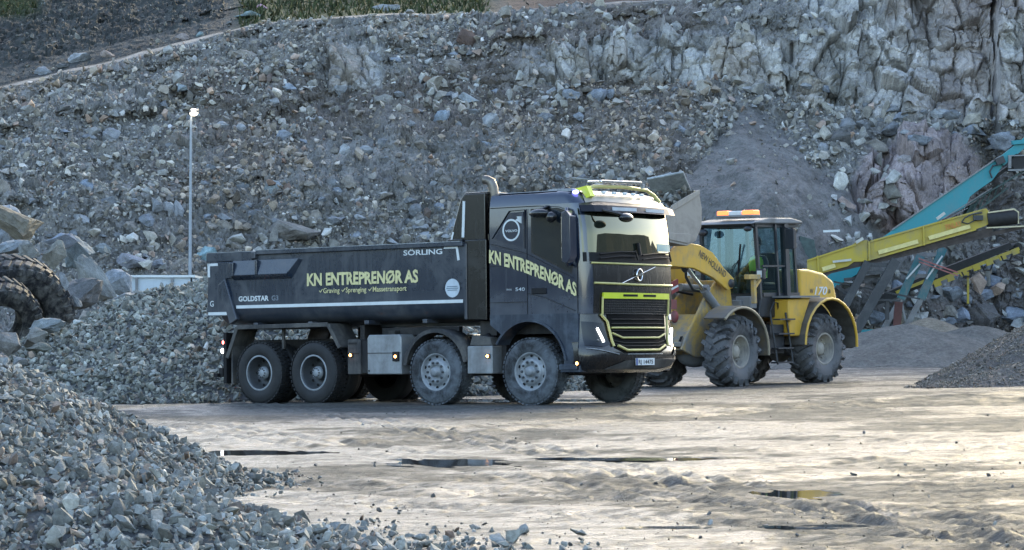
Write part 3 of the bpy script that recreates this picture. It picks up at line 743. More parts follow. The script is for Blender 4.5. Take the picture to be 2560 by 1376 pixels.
# ---- chassis
m = MB()
for s_ in (-1, 1): m.box((-3.1, s_ * .42, .98), (8.4, .09, .28))
for x in AX: m.box((x, 0, .54), (.16, 1.7, .16)); m.box((x, 0, .75), (.12, .9, .25))
m.box((-5.37, 0, .62), (1.6, .5, .35)); m.box((-.2, 0, .85), (1.9, .8, .5)); m.box((-2.9, 0, .8), (1.1, 1.3, .5))
m.tube([(-6.0, 0, .62), (-1, 0, .8)], .06, 8); m.box((.1, 0, 1.30), (1.75, 1.9, .32)); m.box((.85, 0, .95), (.3, 2.1, .7)); m.box((-.72, 0, 1.0), (.1, 2.0, .9))
for s_ in (-1, 1):
    m.tube([(-5.37, s_ * .72, .95), (-4.75, s_ * .72, .78)], .05, 6); m.tube([(-5.37, s_ * .72, .95), (-6.0, s_ * .72, .78)], .05, 6)
m.box((-1.0, -.75, 1.25), (.35, .6, .25)); m.box((-3.9, -.5, 1.22), (.1, .8, .25)); m.box((-2.6, -.85, 1.22), (1.7, .1, .14))
m.box((-7.05, 0, .55), (.10, 2.3, .16)); m.box((-6.95, -.55, .78), (.12, .1, .5)); m.box((-6.95, .55, .78), (.12, .1, .5))
m.build('chassis_frame', M_DKSTEEL, truck, bevel=.008)
# rear hitch bar with lamps
m = MB(); m.box((-6.86, -1.06, .80), (.07, .34, .9)); m.box((-7.12, -1.0, .50), (.10, .42, .07)); m.build('mud_flap', M_BLACK, truck)
m = MB(); m.lathe([(.045, -.02), (.04, .02), (.001, .03)], 14, axis='x', c=(0, 0, 0)); o = m.build('tail_lamp', M_LAMPW, truck); o.location = (-6.93, -1.20, .93)
m = MB(); m.lathe([(.04, -.02), (.035, .02), (.001, .03)], 14, axis='x', c=(0, 0, 0)); o = m.build('tail_lamp', M_REDL, truck); o.location = (-6.90, -1.20, 1.08)

# ---- tipper body
def side_plates(m, poly, t=.03, mi=0, y=1.25):
    for s_ in (-1, 1): m.prism(poly, s_ * y, s_ * (y - t), 'y', mi)
m = MB()
ys = 1.235
# hull: half round tub section swept along the truck
def hull(x, w_=1.0):
    pts = []
    for s_ in (-1, 1):
        q = [(ys, 2.63), (ys, 1.74), (ys - .02, 1.62), (ys - .10, 1.50), (ys - .24, 1.41), (.5, 1.36)]
        if s_ > 0: q = q[::-1]
        pts += [Vector((x, s_ * a, z)) for a, z in q] if s_ < 0 else [Vector((x, a, z)) for a, z in q]
    return pts
m.loft([hull(-7.0), hull(-1.35)], closed=False)
inner = []
m.loft([[v + Vector((0, .07 if v.y < 0 else -.07, .06 if abs(v.y) < .6 else 0)) for v in hull(x)] for x in (-6.98, -1.37)], closed=False)
m.box((-1.33, 0, 2.02), (.06, 2.47, 1.25)); m.box((-7.0, 0, 2.05), (.07, 2.40, .95))
for s_ in (-1, 1):
    m.box((-3.70, s_ * (ys - .02), 2.64), (4.70, .14, .07))        # top rail
    m.box((-6.70, s_ * (ys - .01), 2.585), (1.12, .10, .155))        # raised rear rail
    m.box((-6.08, s_ * (ys - .01), 2.60), (.10, .16, .12))
    m.prism([(-7.22, 2.50), (-6.60, 2.50), (-6.60, 2.22), (-6.80, 2.20), (-6.52, 1.48), (-6.68, 1.40), (-6.74, 1.54), (-7.25, 1.55)], s_ * (ys - .05), s_ * (ys + .035), 'y')   # rear pillar
    m.prism([(-6.80, 2.20), (-6.52, 1.48), (-6.68, 1.40), (-6.96, 2.1)], s_ * (ys + .035), s_ * (ys + .055), 'y')
    # tool bulge on the rear half with a sloping underside
    a, b_ = s_ * ys, s_ * (ys + .10)
    P = [(-6.62, 2.50), (-4.95, 2.50), (-5.22, 2.20), (-6.62, 2.20)]
    Q = [(-6.60, 2.52), (-5.02, 2.52), (-5.26, 2.25), (-6.60, 2.25)]
    vs = [(x, a, z - (.03 if z < 2.3 else 0)) for x, z in P] + [(x, b_ if z < 2.3 else b_ - s_ * .06, z) for x, z in Q]
    m._add(vs, [(4, 5, 6, 7), (0, 1, 5, 4), (1, 2, 6, 5), (2, 3, 7, 6), (3, 0, 4, 7)])
    m.box((-5.98, s_ * (ys + .05), 2.38), (.05, .13, .26)); m.box((-6.58, s_ * (ys + .06), 2.36), (.10, .11, .24))
    for x in (-6.2, -4.9, -3.6, -2.3): m.box((x, s_ * (ys - .25), 1.385), (.10, .3, .07))
m.box((-4.2, 0, 1.335), (5.6, .95, .06))
body = m.build('tipper_body', M_NAVYB, truck, bevel=.012)
m = MB()
for s_ in (-1, 1):
    m.prism([(-1.36, 2.70), (-1.36, 1.40), (-.90, 1.38), (-.90, 2.70)], s_ * (ys - .10), s_ * (ys - .02), 'y')
    m.prism([(-1.70, 2.70), (-1.46, 3.38), (-1.38, 3.46), (-.95, 3.46), (-.95, 2.70)], s_ * (ys - .14), s_ * (ys - .06), 'y')
    m.prism([(-1.76, 2.64), (-1.70, 2.72), (-1.40, 2.72), (-1.36, 2.62)], s_ * (ys - .08), s_ * (ys + .01), 'y')
m.box((-1.30, 0, 3.05), (.06, 2.2, .76)); m.box((-1.16, 0, 3.46), (.46, 2.3, .05)); m.box((-.96, 0, 2.1), (.05, 2.2, 1.4))
m.build('headboard', M_BLACKP, truck, bevel=.01)
m = MB(); M_DUST = mat_plain('pale_dust', (.27, .28, .28), .9, var=.35, vs=9)
m.box((-3.72, -(ys - .02), 2.683), (4.64, .145, .014)); m.box((-6.70, -(ys - .01), 2.670), (1.08, .105, .012)); m.box((-3.72, ys - .02, 2.683), (4.64, .145, .014)); m.build('rail_dust', M_DUST, body)
# white reflective marks on the tipper
m = MB(); y0 = -(ys + .004)
m.box((-3.97, y0, 1.70), (5.18, .006, .055))
m.box((-6.99, y0 - .036, 1.59), (.46, .006, .055))
m.box((-7.10, y0 - .036, 2.46), (.26, .006, .045)); m.box((-7.195, y0 - .036, 2.36), (.055, .006, .24))
m.box((-1.63, y0, 2.595), (.30, .006, .045)); m.prism([(-1.52, 2.575), (-1.475, 2.575), (-1.44, 2.38), (-1.49, 2.37)], y0 - .003, y0 + .003, 'y')
m.build('reflective_tape', M_WHITE, body)
m = MB(); m.box((-1.40, -(ys - .06) - .006, 3.05), (.055, .006, .60), rot=(0, .05, 0)); m.box((-1.64, -(ys - .06) - .006, 2.78), (.03, .006, .14), rot=(0, .3, 0))
m.build('reflective_tape', M_WHITE, truck)
m = MB(); m.lathe([(.155, -.004), (.001, -.005)], 28, c=(-1.60, y0, 1.92)); bd = m.build('round_badge', mat_plain('badge', (.50, .57, .62), .5), body)
m = MB()
for zz_, ww in ((1.945, .22), (1.915, .25), (1.885, .2)): m.box((-1.60, y0 - .009, zz_), (ww, .003, .012))
m.build('badge_lines', mat_plain('badge_blue', (.12, .18, .24), .5), bd)

def side_M(x, z, y, ang=0.0):
    """local frame on the side facing us: letters run forward"""
    return Matrix.Translation((x, y, z)) @ Matrix.Rotation(R(90), 4, 'X') @ Matrix.Rotation(R(ang), 4, 'Z')
yl = -(ys + .004)
text_mesh('lettering', 'KN ENTREPREN\u00d8R AS', .20, M_LETTER, body, side_M(-4.86, 2.04, yl), bold=.038, jag=.006, width=2.52)
text_mesh('lettering', '\u2713Graving \u2713Sprenging \u2713Massetransport', .085, M_LETTER, body, side_M(-4.58, 1.90, yl), bold=.012, width=1.98)
text_mesh('lettering', 'S\u00d6RLING', .085, M_WHITE, body, side_M(-2.66, 2.49, yl), bold=.02, width=.85)
text_mesh('lettering', 'GOLDSTAR', .085, M_WHITE, body, side_M(-6.50, 1.80, yl), bold=.035, width=.73)
text_mesh('lettering', 'G3', .085, mat_plain('grey_foil', (.2, .23, .26), .5), body, side_M(-5.70, 1.80, yl), bold=.02, width=.16)
text_mesh('lettering', 'G', .10, M_WHITE, body, side_M(-7.17, 1.72, yl - .036), bold=.01)

# ---- rear mudguard over the bogie, arched guard over the second axle, boxes
for s_ in (-1, 1):
    m = MB(); y1 = s_ * 1.24; yw = s_ * .70
    # angular guard: three folded plates plus a flat outer lip
    pts = [(-6.80, .80), (-6.55, 1.34), (-4.38, 1.36), (-4.12, .96)]
    for (a, b_) in zip(pts[:-1], pts[1:]):
        d = Vector((b_[0] - a[0], 0, b_[1] - a[1])).normalized(); n_ = Vector((-d.z, 0, d.x)) * .02
        m._add([(a[0], y1, a[1]), (b_[0], y1, b_[1]), (b_[0], yw, b_[1]), (a[0], yw, a[1]), (a[0] + n_.x, y1, a[1] + n_.z), (b_[0] + n_.x, y1, b_[1] + n_.z), (b_[0] + n_.x, yw, b_[1] + n_.z), (a[0] + n_.x, yw, a[1] + n_.z)],
               [(0, 1, 2, 3), (7, 6, 5, 4), (0, 4, 5, 1), (3, 2, 6, 7), (0, 3, 7, 4), (1, 5, 6, 2)])
        m.beam((a[0], y1, a[1] + .0), (b_[0], y1, b_[1] + .0), .02, .075)
    m.box((-5.65, s_ * 1.0, 1.15), (.05, .05, .4)); m.box((-6.72, s_ * 1.0, .7), (.04, .4, .7))
    m.build('rear_mudguard', M_GRIME, truck, bevel=.006)
for s_ in (-1, 1):
    m = MB()
    A = arc((-1.99, .56), .66, 172, 12, 16)
    m.loft([[Vector((x, s_ * 1.25, z)), Vector((x, s_ * .85, z)), Vector((x * 1 + (x + 1.99) * .04, s_ * .85, z + .03)), Vector((x + (x + 1.99) * .05, s_ * 1.25, z + .035))] for x, z in A], cap=True, smooth=True)
    A2 = arc((-1.99, .56), .63, 172, 12, 16)
    m.loft([[Vector((x, s_ * 1.255, z)), Vector((x, s_ * 1.225, z)), Vector((-1.99 + (x + 1.99) * 1.10, s_ * 1.225, .56 + (z - .56) * 1.10)), Vector((-1.99 + (x + 1.99) * 1.10, s_ * 1.255, .56 + (z - .56) * 1.10))] for x, z in A2], cap=True)
    m.build('mudguard', M_GRIME, truck)
def side_box(x0, x1, z0, z1, mat, name, chamf=.06):
    for s_ in (1, -1):
        m = MB(); m.prism([(x0, z0), (x1, z0), (x1, z1 - chamf), (x1 - chamf * .6, z1), (x0 + chamf * .6, z1), (x0, z1 - chamf)], s_ * 1.23, s_ * .72, 'y')
        o = m.build(name, mat, truck, bevel=.018)
    return o
bx_ = side_box(-3.50, -2.74, .50, 1.17, M_ALU, 'fuel_tank')
m = MB(); m.box((-3.12, -1.234, .86), (.74, .006, .01)); m.box((-3.46, -1.234, .56), (.03, .006, .03)); m.box((-3.0, -1.10, 1.20), (.14, .14, .07)); m.build('tank_seam', M_DKSTEEL, bx_)
sb = side_box(-3.95, -3.66, .50, 1.10, M_GRIME, 'battery_box', .02)
m = MB(); m.box((-3.80, -1.236, .86), (.24, .01, .012)); m.box((-3.58, -1.0, .8), (.12, .4, .55)); m.box((-3.83, -1.234, 1.03), (.18, .008, .03)); m.build('box_trim', M_DKSTEEL, sb)
ad = side_box(-1.31, -.78, .50, .96, M_ALU, 'storage_box', .02)
m = MB(); m.prism([(-1.28, .965), (-.80, .965), (-.86, 1.10), (-1.22, 1.14)], -1.20, -.8, 'y'); m.build('storage_box_lid', M_GRIME, ad, bevel=.012)
m = MB()
for i_ in range(5): m.tube([(-1.05 + i_ * .04, -1.16, 1.02), (-1.03 + i_ * .04, -1.0, 1.16), (-1.0 + i_ * .03, -.8, 1.12)], .016, 6)
m.sphere((-1.0, -1.05, 1.10), .07, 8); m.build('air_hose', M_BLACK, truck)
for (x, z, y) in ((-3.86, .83, -1.245), (-2.85, .80, -1.245), (-.86, .79, -1.245), (.99, .66, -1.27)):
    m = MB(); m.box((0, 0, 0), (.14, .03, .16)) if x == -2.85 else m.box((0, 0, 0), (.09, .02, .07)); lb = m.build('side_marker', M_BLACK, truck, bevel=.006); lb.location = (x, y + .004, z)
    m = MB(); m.lathe([(.026, -.018), (.02, -.03), (.001, -.034)], 12); o = m.build('marker_lens', M_AMBER, lb); 
# ---- exhaust stack behind the cab
m = MB(); m.tube([(-.93, -.95, 1.9), (-.93, -.95, 3.35)], .075, 14); m.build('exhaust_stack', M_DKSTEEL, truck)
m = MB(); m.tube([(-.92, -.98, 3.3), (-.92, -.98, 3.46), (-.92, -.99, 3.56), (-.95, -1.0, 3.65), (-1.01, -1.01, 3.68), (-1.08, -1.02, 3.69)], [.085, .085, .083, .08, .078, .078], 14, cap=False); m.build('exhaust_tip', mat_plain('stack_steel', (.20, .18, .155), .42, .8, var=.25), truck)

# ---- cab
XR = -.80
def cab_plan(h, wide=1.25, front=1.18, bow=.09, rear=XR, cr=.26, n=7):
    """plan outline of the cab at one height, from rear right corner round the nose to rear left"""
    pts = [Vector((rear, -wide, h)), Vector((rear + .45, -wide, h)), Vector((rear + .9, -wide, h))]
    cx, cy = front - bow - cr, wide - cr
    for i in range(n + 1):
        a = -90 + 90 * i / n * .86
        pts.append(Vector((cx + cr * math.cos(R(a)) * 1.0, -cy + cr * math.sin(R(a)), h)))
    y1 = pts[-1].y; x1 = pts[-1].x
    for i in range(1, 6):
        y = y1 + (0 - y1) * i / 5; pts.append(Vector((x1 + (front - x1) * (1 - (y / y1) ** 2), y, h)))
    mir = [Vector((p.x, -p.y, p.z)) for p in pts[:-1]][::-1]
    return pts + mir
SEC = [(1.45, 1.25, 1.26), (1.75, 1.25, 1.275), (2.1, 1.25, 1.27), (2.42, 1.25, 1.255), (2.80, 1.245, 1.23), (3.14, 1.235, 1.18), (3.22, 1.23, 1.16)]
m = MB()
m.loft([cab_plan(h, w_, f_) for h, w_, f_ in SEC], closed=True, smooth=True)
roof = [cab_plan(3.22, 1.23, 1.16), cab_plan(3.32, 1.215, 1.06, cr=.26), cab_plan(3.40, 1.18, .95, cr=.24), cab_plan(3.445, 1.08, .80, cr=.24), cab_plan(3.46, .8, .5, rear=XR + .1, cr=.2)]
m.loft(roof, closed=True, cap=True, smooth=True)
cab = m.build('cab', M_NAVY, truck)
cab.data.set_sharp_from_angle(angle=R(40))
# lower cab side with the wheel arch cut out, sweeping shoulder and front corner
for s_ in (-1, 1):
    m = MB()
    arch = [(x, z) for x, z in arc((0, .60), .74, 136, 14, 16)]
    poly = [(-.80, 1.30), (-.80, 1.46), (1.0, 1.46), (1.0, .90), (.72, .80)] + arch[::-1] + [(-.56, 1.235)]
    # build as upper strip so the outline stays clean
    up_ = [(-.80, 1.46)] + [(x, 1.46) for x, z in arch] + [(1.0, 1.46)]
    lo_ = [(-.80, 1.30)] + arch + [(1.0, .86)]
    for i in range(len(up_) - 1):
        q = [lo_[i], lo_[i + 1], up_[i + 1], up_[i]]
        m.prism(q, s_ * 1.255, s_ * 1.20, 'y')
    m.build('wheel_arch_panel', M_NAVYD, cab)
for s_ in (-1, 1):
    m = MB(); A = arc((0, .60), .74, 150, 8, 20)
    m.loft([[Vector((x, s_ * 1.275, z)), Vector((x, s_ * .95, z)), Vector((x * 1.04, s_ * .95, .60 + (z - .6) * 1.04)), Vector((x * 1.055, s_ * 1.275, .60 + (z - .6) * 1.055))] for x, z in A], cap=True, smooth=False)
    m.build('arch_lip', M_NAVYD, cab)
for s_ in (-1, 1):
    m = MB(); m.prism([(.62, .52), (1.02, .52), (1.02, .95), (.74, .86), (.70, .66)], s_ * 1.25, s_ * .95, 'y')
    m.box((.80, s_ * 1.262, .60), (.36, .02, .09))
    m.build('step', M_NAVYD, cab, bevel=.012)
# grooves and seams on the doors: thin dark strips set just proud of the panel
m = MB()
def seam(pts, wd=.012, y=1.2535):
    for (a, b_) in zip(pts[:-1], pts[1:]):
        m.beam((a[0], -y, a[1]), (b_[0], -y, b_[1]), .006, wd, up=(0, 1, 0)); m.beam((a[0], y, a[1]), (b_[0], y, b_[1]), .006, wd, up=(0, 1, 0))
seam([(-.79, 3.20), (.2, 3.20), (.62, 3.17), (.84, 3.10), (.90, 3.0)], .03, 1.246)
seam([(-.02, 3.16), (-.02, 1.46)], .010, 1.253); seam([(.995, 2.35), (.995, 1.46)], .010, 1.252)
seam([(-.80, 1.66), (-.02, 1.66)], .02); seam([(-.02, 1.80), (.35, 1.72), (.95, 1.50)], .014)
seam([(-.78, 2.62), (-.02, 2.44), (.92, 2.02)], .012); seam([(-.80, 2.26), (-.02, 2.20)], .008)
seam([(-.74, 2.70), (-.38, 3.14), (-.06, 3.15), (-.06, 2.52)], .022, 1.2505)
m.build('door_seams', M_BLACK, cab)
for s_ in (-1, 1): m = MB(); m.box((.22, s_ * 1.258, 1.83), (.30, .02, .10)); m.build('door_handle', M_BLACK, cab, bevel=.01)
# side windows (door glass) with black surround
def side_glass(name, mat, grow, yo):
    for s_ in (-1, 1):
        g_ = grow; m = MB()
        m.prism([(.10 - g_, 3.12 + g_), (.10 - g_, 2.47 - g_ * .6), (.55, 2.27 - g_), (.86 + g_ * .6, 2.12 - g_), (.88 + g_, 2.30), (.84 + g_, 2.95), (.74 + g_, 3.07 + g_), (.60, 3.12 + g_)], s_ * yo, s_ * (yo - .03), 'y')
        m.build(name, mat, cab)
side_glass('window_frame', M_BLACKP, .035, 1.2530)
side_glass('side_window', M_SGLASS, 0, 1.2575)
for s_ in (-1, 1):
    m = MB(); m.prism([(-.70, 2.70), (-.38, 3.11), (-.09, 3.12), (-.09, 2.54)], s_ * 1.2515, s_ * 1.24, 'y'); m.build('sleeper_window', M_NAVY, cab)
# ring emblem with arrow, and name
m = MB(); n_ = 40; rad, tk = .165, .030
cx, cz = -.34, 2.83; ring_o = [Vector((cx + (rad + tk / 2) * math.cos(2 * math.pi * i / n_), -1.2565, cz + (rad + tk / 2) * 1.0 * math.sin(2 * math.pi * i / n_))) for i in range(n_)]
ring_i = [Vector((cx + (rad - tk / 2) * math.cos(2 * math.pi * i / n_), -1.2565, cz + (rad - tk / 2) * math.sin(2 * math.pi * i / n_))) for i in range(n_)]
m.loft([ring_o, ring_i], closed=True)
for L in ([(.11, .13), (.17, .07), (.235, .205)], ):
    m._add([(cx + a, -1.2568, cz + b_) for a, b_ in [(.09, .16), (.20, .215), (.21, .10)]], [(0, 1, 2)])
    m._add([(cx + a, -1.2568, cz + b_) for a, b_ in [(.12, .215), (.215, .215), (.215, .10), (.18, .13), (.18, .18), (.14, .18)]], [(0, 1, 2, 3, 4, 5)])
m.build('ring_emblem', M_WHITE, cab)
text_mesh('lettering', 'VOLVO', .036, M_WHITE, cab, side_M(-.46, 2.80, -1.2565), bold=.02, width=.25)
text_mesh('lettering', '540', .055, M_WHITE, cab, side_M(-.26, 1.84, -1.2555), bold=-.0, width=.19)
text_mesh('lettering', 'FH16', .03, M_WHITE, cab, side_M(-.44, 1.85, -1.2555), bold=0, width=.1)
# curved company name sweeping down the door
def bend(o, f):
    for v in o.data.vertices:
        v.co.z += f(v.co.x)
o = text_mesh('lettering', 'KN ENTREPREN\u00d8R AS', .20, M_LETTER, cab, side_M(-.80, 2.32, -1.2570), bold=.038, jag=.006, width=1.78)
bend(o, lambda x: -.18 * (x + .80) - .085 * (x + .80) ** 2)
# steps of the front corner: dark wrap between door and nose + A pillar
def on_nose(y, h, off=.004, extra=0.0):
    """point on the cab nose at lateral y, height h"""
    hs = [q[0] for q in SEC] + [3.32, 3.40]; fs = [q[2] for q in SEC] + [1.06, .95]
    f_ = float(np.interp(h, hs, fs)); wd = float(np.interp(h, hs, [q[1] for q in SEC] + [1.215, 1.18]))
    pts = cab_plan(h, wd, f_)[2:]
    yv = [p.y for p in pts]; k = [i for i in range(len(pts) - 1) if pts[i].y <= y <= pts[i + 1].y]
    if not k: return Vector((pts[0].x, y, h))
    i = k[0]; a, b_ = pts[i], pts[i + 1]; tt = (y - a.y) / max(1e-6, b_.y - a.y); p = a.lerp(b_, tt)
    n_ = Vector((b_.y - a.y, -(b_.x - a.x), 0)).normalized()
    return p + n_ * (off + extra)
def nose_patch(yf0, yf1, h0, h1, off, name, mat, parent, ny_=14, nh=8, thick=0.0):
    """sheet that follows the nose; yf0/yf1 are functions of height"""
    f0 = yf0 if callable(yf0) else (lambda h: yf0); f1 = yf1 if callable(yf1) else (lambda h: yf1)
    vs = []; 
    for i in range(nh + 1):
        h = h0 + (h1 - h0) * i / nh
        for j in range(ny_ + 1): vs.append(on_nose(f0(h) + (f1(h) - f0(h)) * j / ny_, h, off))
    k = ny_ + 1
    fs = [[i * k + j, i * k + j + 1, (i + 1) * k + j + 1, (i + 1) * k + j] for i in range(nh) for j in range(ny_)]
    m = MB(); m._add(vs, fs, 0, True)
    if thick:
        vs2 = [Vector(v) - Vector((thick, 0, 0)) for v in vs]
        edge = [i for i in range(k)] + [r_ * k + k - 1 for r_ in range(1, nh + 1)] + [nh * k + j for j in range(k - 2, -1, -1)] + [r_ * k for r_ in range(nh - 1, 0, -1)]
        for a, b_ in zip(edge, edge[1:] + edge[:1]): m._add([vs[a], vs[b_], vs2[b_], vs2[a]], [(0, 1, 2, 3)])
    return m.build(name, mat, parent, recalc=False)
ws = nose_patch(-1.20, 1.20, 2.43, 3.13, .006, 'windscreen', M_WIND, cab, 26, 10)
nose_patch(-1.19, 1.19, 2.28, 2.43, .010, 'cowl_panel', M_BLACK, cab, 20, 3, .03)
nose_patch(-1.06, 1.06, 1.46, 2.27, .012, 'grille_panel', M_BLACKP, cab, 20, 8, .03)
# wipers
m = MB()
for (y0_, y1_) in ((-.95, -.10), (.10, .95)):
    for k_ in (0, .07):
        m.tube([on_nose(y0_, 2.40 - k_, .05), on_nose((y0_ + y1_) / 2, 2.44 - k_, .06), on_nose(y1_, 2.45 - k_, .05)], .014, 6)
    m.tube([on_nose(y1_, 2.47, .05), on_nose(y1_ + .06, 2.32, .05)], .016, 6)
m.tube([on_nose(.02, 2.40, .05), on_nose(0.0, 2.60, .04)], .03, 6); m.build('wiper', M_BLACK, cab)
# yellow trim strips
def nose_tube(pts, r, name, mat, parent, off=.03, n=6):
    m = MB(); P = []
    for (a, b_) in zip(pts[:-1], pts[1:]):
        for i in range(6): P.append(on_nose(a[0] + (b_[0] - a[0]) * i / 6, a[1] + (b_[1] - a[1]) * i / 6, off))
    P.append(on_nose(pts[-1][0], pts[-1][1], off)); m.tube(P, r, n); return m.build(name, mat, parent)
gr = bpy.data.objects['grille_panel']
nose_tube([(-1.10, 2.26), (0, 2.25), (1.05, 2.25)], .017, 'yellow_strip', M_YEL, gr)
nose_tube([(-1.06, 1.94), (0, 1.92), (1.05, 1.92)], .020, 'yellow_strip', M_YEL, gr)
# emblem on the grille
p = on_nose(0.0, 2.08, .03); m = MB()
n_ = 24
m.tube([p + Vector((.01, .075 * math.cos(2 * math.pi * i / n_), .095 * math.sin(2 * math.pi * i / n_))) for i in range(n_ + 1)], .016, 6)
m.tube([on_nose(-.48, 1.93, .035), on_nose(.48, 2.22, .035)], .009, 5); m.box(p + Vector((.01, 0, 0)), (.02, .14, .035)); m.build('grille_emblem', M_CHROME, gr)
# big mesh grille with frame
nose_patch(-.86, .86, 1.47, 1.70, .020, 'grille_mesh', M_MESH, gr, 14, 3)
m = MB()
for i_ in range(34):
    y = -.84 + i_ * .051; m.tube([on_nose(y, 1.44, .028), on_nose(y, 1.69, .028)], .006, 4)
for i_ in range(7): m.tube([on_nose(-.85 + 1.7 * q / 8, 1.45 + i_ * .04, .029) for q in range(9)], .006, 4)
m.build('grille_bars', mat_plain('grille_bar', (.03, .028, .026), .5), gr)
nose_tube([(-.90, 1.43), (-.90, 1.72)], .019, 'yellow_frame', M_YEL, gr, .035); nose_tube([(.90, 1.43), (.90, 1.72)], .019, 'yellow_frame', M_YEL, gr, .035)
m = MB()
for q in range(10):
    y = -.90 + 1.8 * q / 10; a, b_ = on_nose(y, 1.74, .035), on_nose(y + .18, 1.74, .035)
    m.beam(a, b_, .03, .095)
m.build('yellow_frame', M_NEON, gr)
m = MB()
for y in (-.26, .26):
    for q in range(3): a, b_ = on_nose(y - .18 + q * .12, 1.745, .052), on_nose(y - .06 + q * .12, 1.745, .052); m.beam(a, b_, .012, .035)
m.build('frame_slot', M_HOLE, gr)
# lower front: bumper corner, lower grille, headlamps
def bump_plan(h, wd, front, cr=.42):
    return cab_plan(h, wd, front, .10, .62 if True else 0, cr)[1:-1]
BS = [(.50, 1.18, 1.12), (.56, 1.25, 1.30), (.72, 1.275, 1.38), (.88, 1.27, 1.37), (1.0, 1.255, 1.33), (1.46, 1.25, 1.275)]
def bplan(h):
    hs = [q[0] for q in BS]; wd = float(np.interp(h, hs, [q[1] for q in BS])); f_ = float(np.interp(h, hs, [q[2] for q in BS]))
    return cab_plan(h, wd, f_, .10, .10, .36)[2:-2]
m = MB(); m.loft([bplan(h) for h in (.50, .56, .64, .72, .80, .88, .94, 1.0, 1.15, 1.3, 1.46)], closed=False, smooth=True)
bmp = m.build('bumper', M_BLACKP, truck); bmp.data.set_sharp_from_angle(angle=R(35))
def on_bump(y, h, off=.01):
    pts = bplan(h); k = [i for i in range(len(pts) - 1) if pts[i].y <= y <= pts[i + 1].y]
    if not k: return Vector((pts[0 if y < 0 else -1].x, y, h))
    i = k[0]; a, b_ = pts[i], pts[i + 1]; tt = (y - a.y) / max(1e-6, b_.y - a.y); p = a.lerp(b_, tt)
    return p + Vector((b_.y - a.y, -(b_.x - a.x), 0)).normalized() * off
def bump_line(pts, r, name, mat, parent, off=.03, n=6):
    m = MB(); P = []
    for (a, b_) in zip(pts[:-1], pts[1:]):
        for i in range(5): P.append(on_bump(a[0] + (b_[0] - a[0]) * i / 5, a[1] + (b_[1] - a[1]) * i / 5, off))
    P.append(on_bump(pts[-1][0], pts[-1][1], off)); m.tube(P, r, n); return m.build(name, mat, parent)
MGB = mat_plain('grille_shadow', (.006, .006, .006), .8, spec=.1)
bump_line([(-.92, 1.44), (-.80, 1.32), (-.73, .93)], .022, 'yellow_frame', M_YEL, bmp); bump_line([(.86, 1.42), (.84, 1.32), (.77, .93)], .019, 'yellow_frame', M_YEL, bmp)
bump_line([(-.72, 1.225), (.72, 1.225)], .017, 'yellow_bar', M_YEL, bmp)
bump_line([(-.72, 1.14), (-.50, 1.065), (.50, 1.065), (.72, 1.13)], .017, 'yellow_bar', M_YEL, bmp)
bump_line([(-.64, .94), (-.45, .865), (.42, .865), (.66, .94)], .022, 'yellow_bar', M_YEL, bmp)
MGS = mat_plain('slat_grey', (.035, .033, .03), .7, spec=.15)
for hh_ in (1.36, 1.29, 1.18, 1.10, 1.02, .97): bump_line([(-.70, hh_), (-.45, hh_ - (.0 if hh_ > 1.15 else .04)), (.45, hh_ - (.0 if hh_ > 1.15 else .04)), (.70, hh_)], .011, 'grille_slat', MGS, bmp, .02, 5)
bump_line([(-1.20, .90), (-.95, .86), (-.62, .80)], .010, 'trim_line', M_RIM, bmp, .012, 5)
bump_line([(-.42, .80), (.55, .80)], .008, 'trim_line', M_RIM, bmp, .012, 5)
def bump_patch(yz, off, name, mat, parent):
    m = MB(); c = [sum(q[0] for q in yz) / len(yz), sum(q[1] for q in yz) / len(yz)]; n = len(yz); rings = 5; vs = [on_bump(c[0], c[1], off)]
    for r_ in range(1, rings + 1):
        for i in range(n * 4):
            a, b_ = yz[i // 4], yz[(i // 4 + 1) % n]; f_ = (i % 4) / 4; q = (a[0] + (b_[0] - a[0]) * f_, a[1] + (b_[1] - a[1]) * f_)
            vs.append(on_bump(c[0] + (q[0] - c[0]) * r_ / rings, c[1] + (q[1] - c[1]) * r_ / rings, off))
    N = n * 4; fs = [[0, 1 + i, 1 + (i + 1) % N] for i in range(N)]
    for r_ in range(rings - 1):
        for i in range(N): fs.append([1 + r_ * N + i, 1 + (r_ + 1) * N + i, 1 + (r_ + 1) * N + (i + 1) % N, 1 + r_ * N + (i + 1) % N])
    m._add(vs, fs, 0, True); return m.build(name, mat, parent, recalc=False)
bump_patch([(-.78, 1.44), (.80, 1.44), (.74, .90), (.5, .82), (-.48, .82), (-.70, .90)], .012, 'lower_grille', MGB, bmp)
for s_ in (-1, 1):
    hl = bump_patch([(s_ * 1.20, 1.33), (s_ * .92, 1.30), (s_ * .78, .96), (s_ * .95, .92), (s_ * 1.20, .95)][::(1 if s_ < 0 else -1)], .014, 'headlight', M_HLG, truck)
    m = MB(); P = [on_bump(s_ * (1.02 - .10 * q / 5), 1.22 - .22 * q / 5, .03) for q in range(6)]; m.tube(P, .018, 6); m.build('running_light', M_LAMPW, hl)
    m = MB()
    for q in range(2): m.sphere(on_bump(s_ * (1.02 - q * .06), 1.02 + q * .1, .0), .028, 8)
    m.build('lamp_lens', M_RIMD, hl)
bump_patch([(1.20, 1.46), (.93, 1.45), (.95, 1.36), (1.20, 1.36)], .03, 'corner_marker', M_WHITE, truck)
bump_patch([(-.46, .70), (1.15, .74), (.95, .60), (.5, .54), (-.9, .56)], .012, 'scraped_lip', M_GRIME, bmp)
bump_patch([(1.05, .92), (1.24, .92), (1.25, .80), (.92, .78)], .02, 'corner_trim', M_CHROME, bmp)
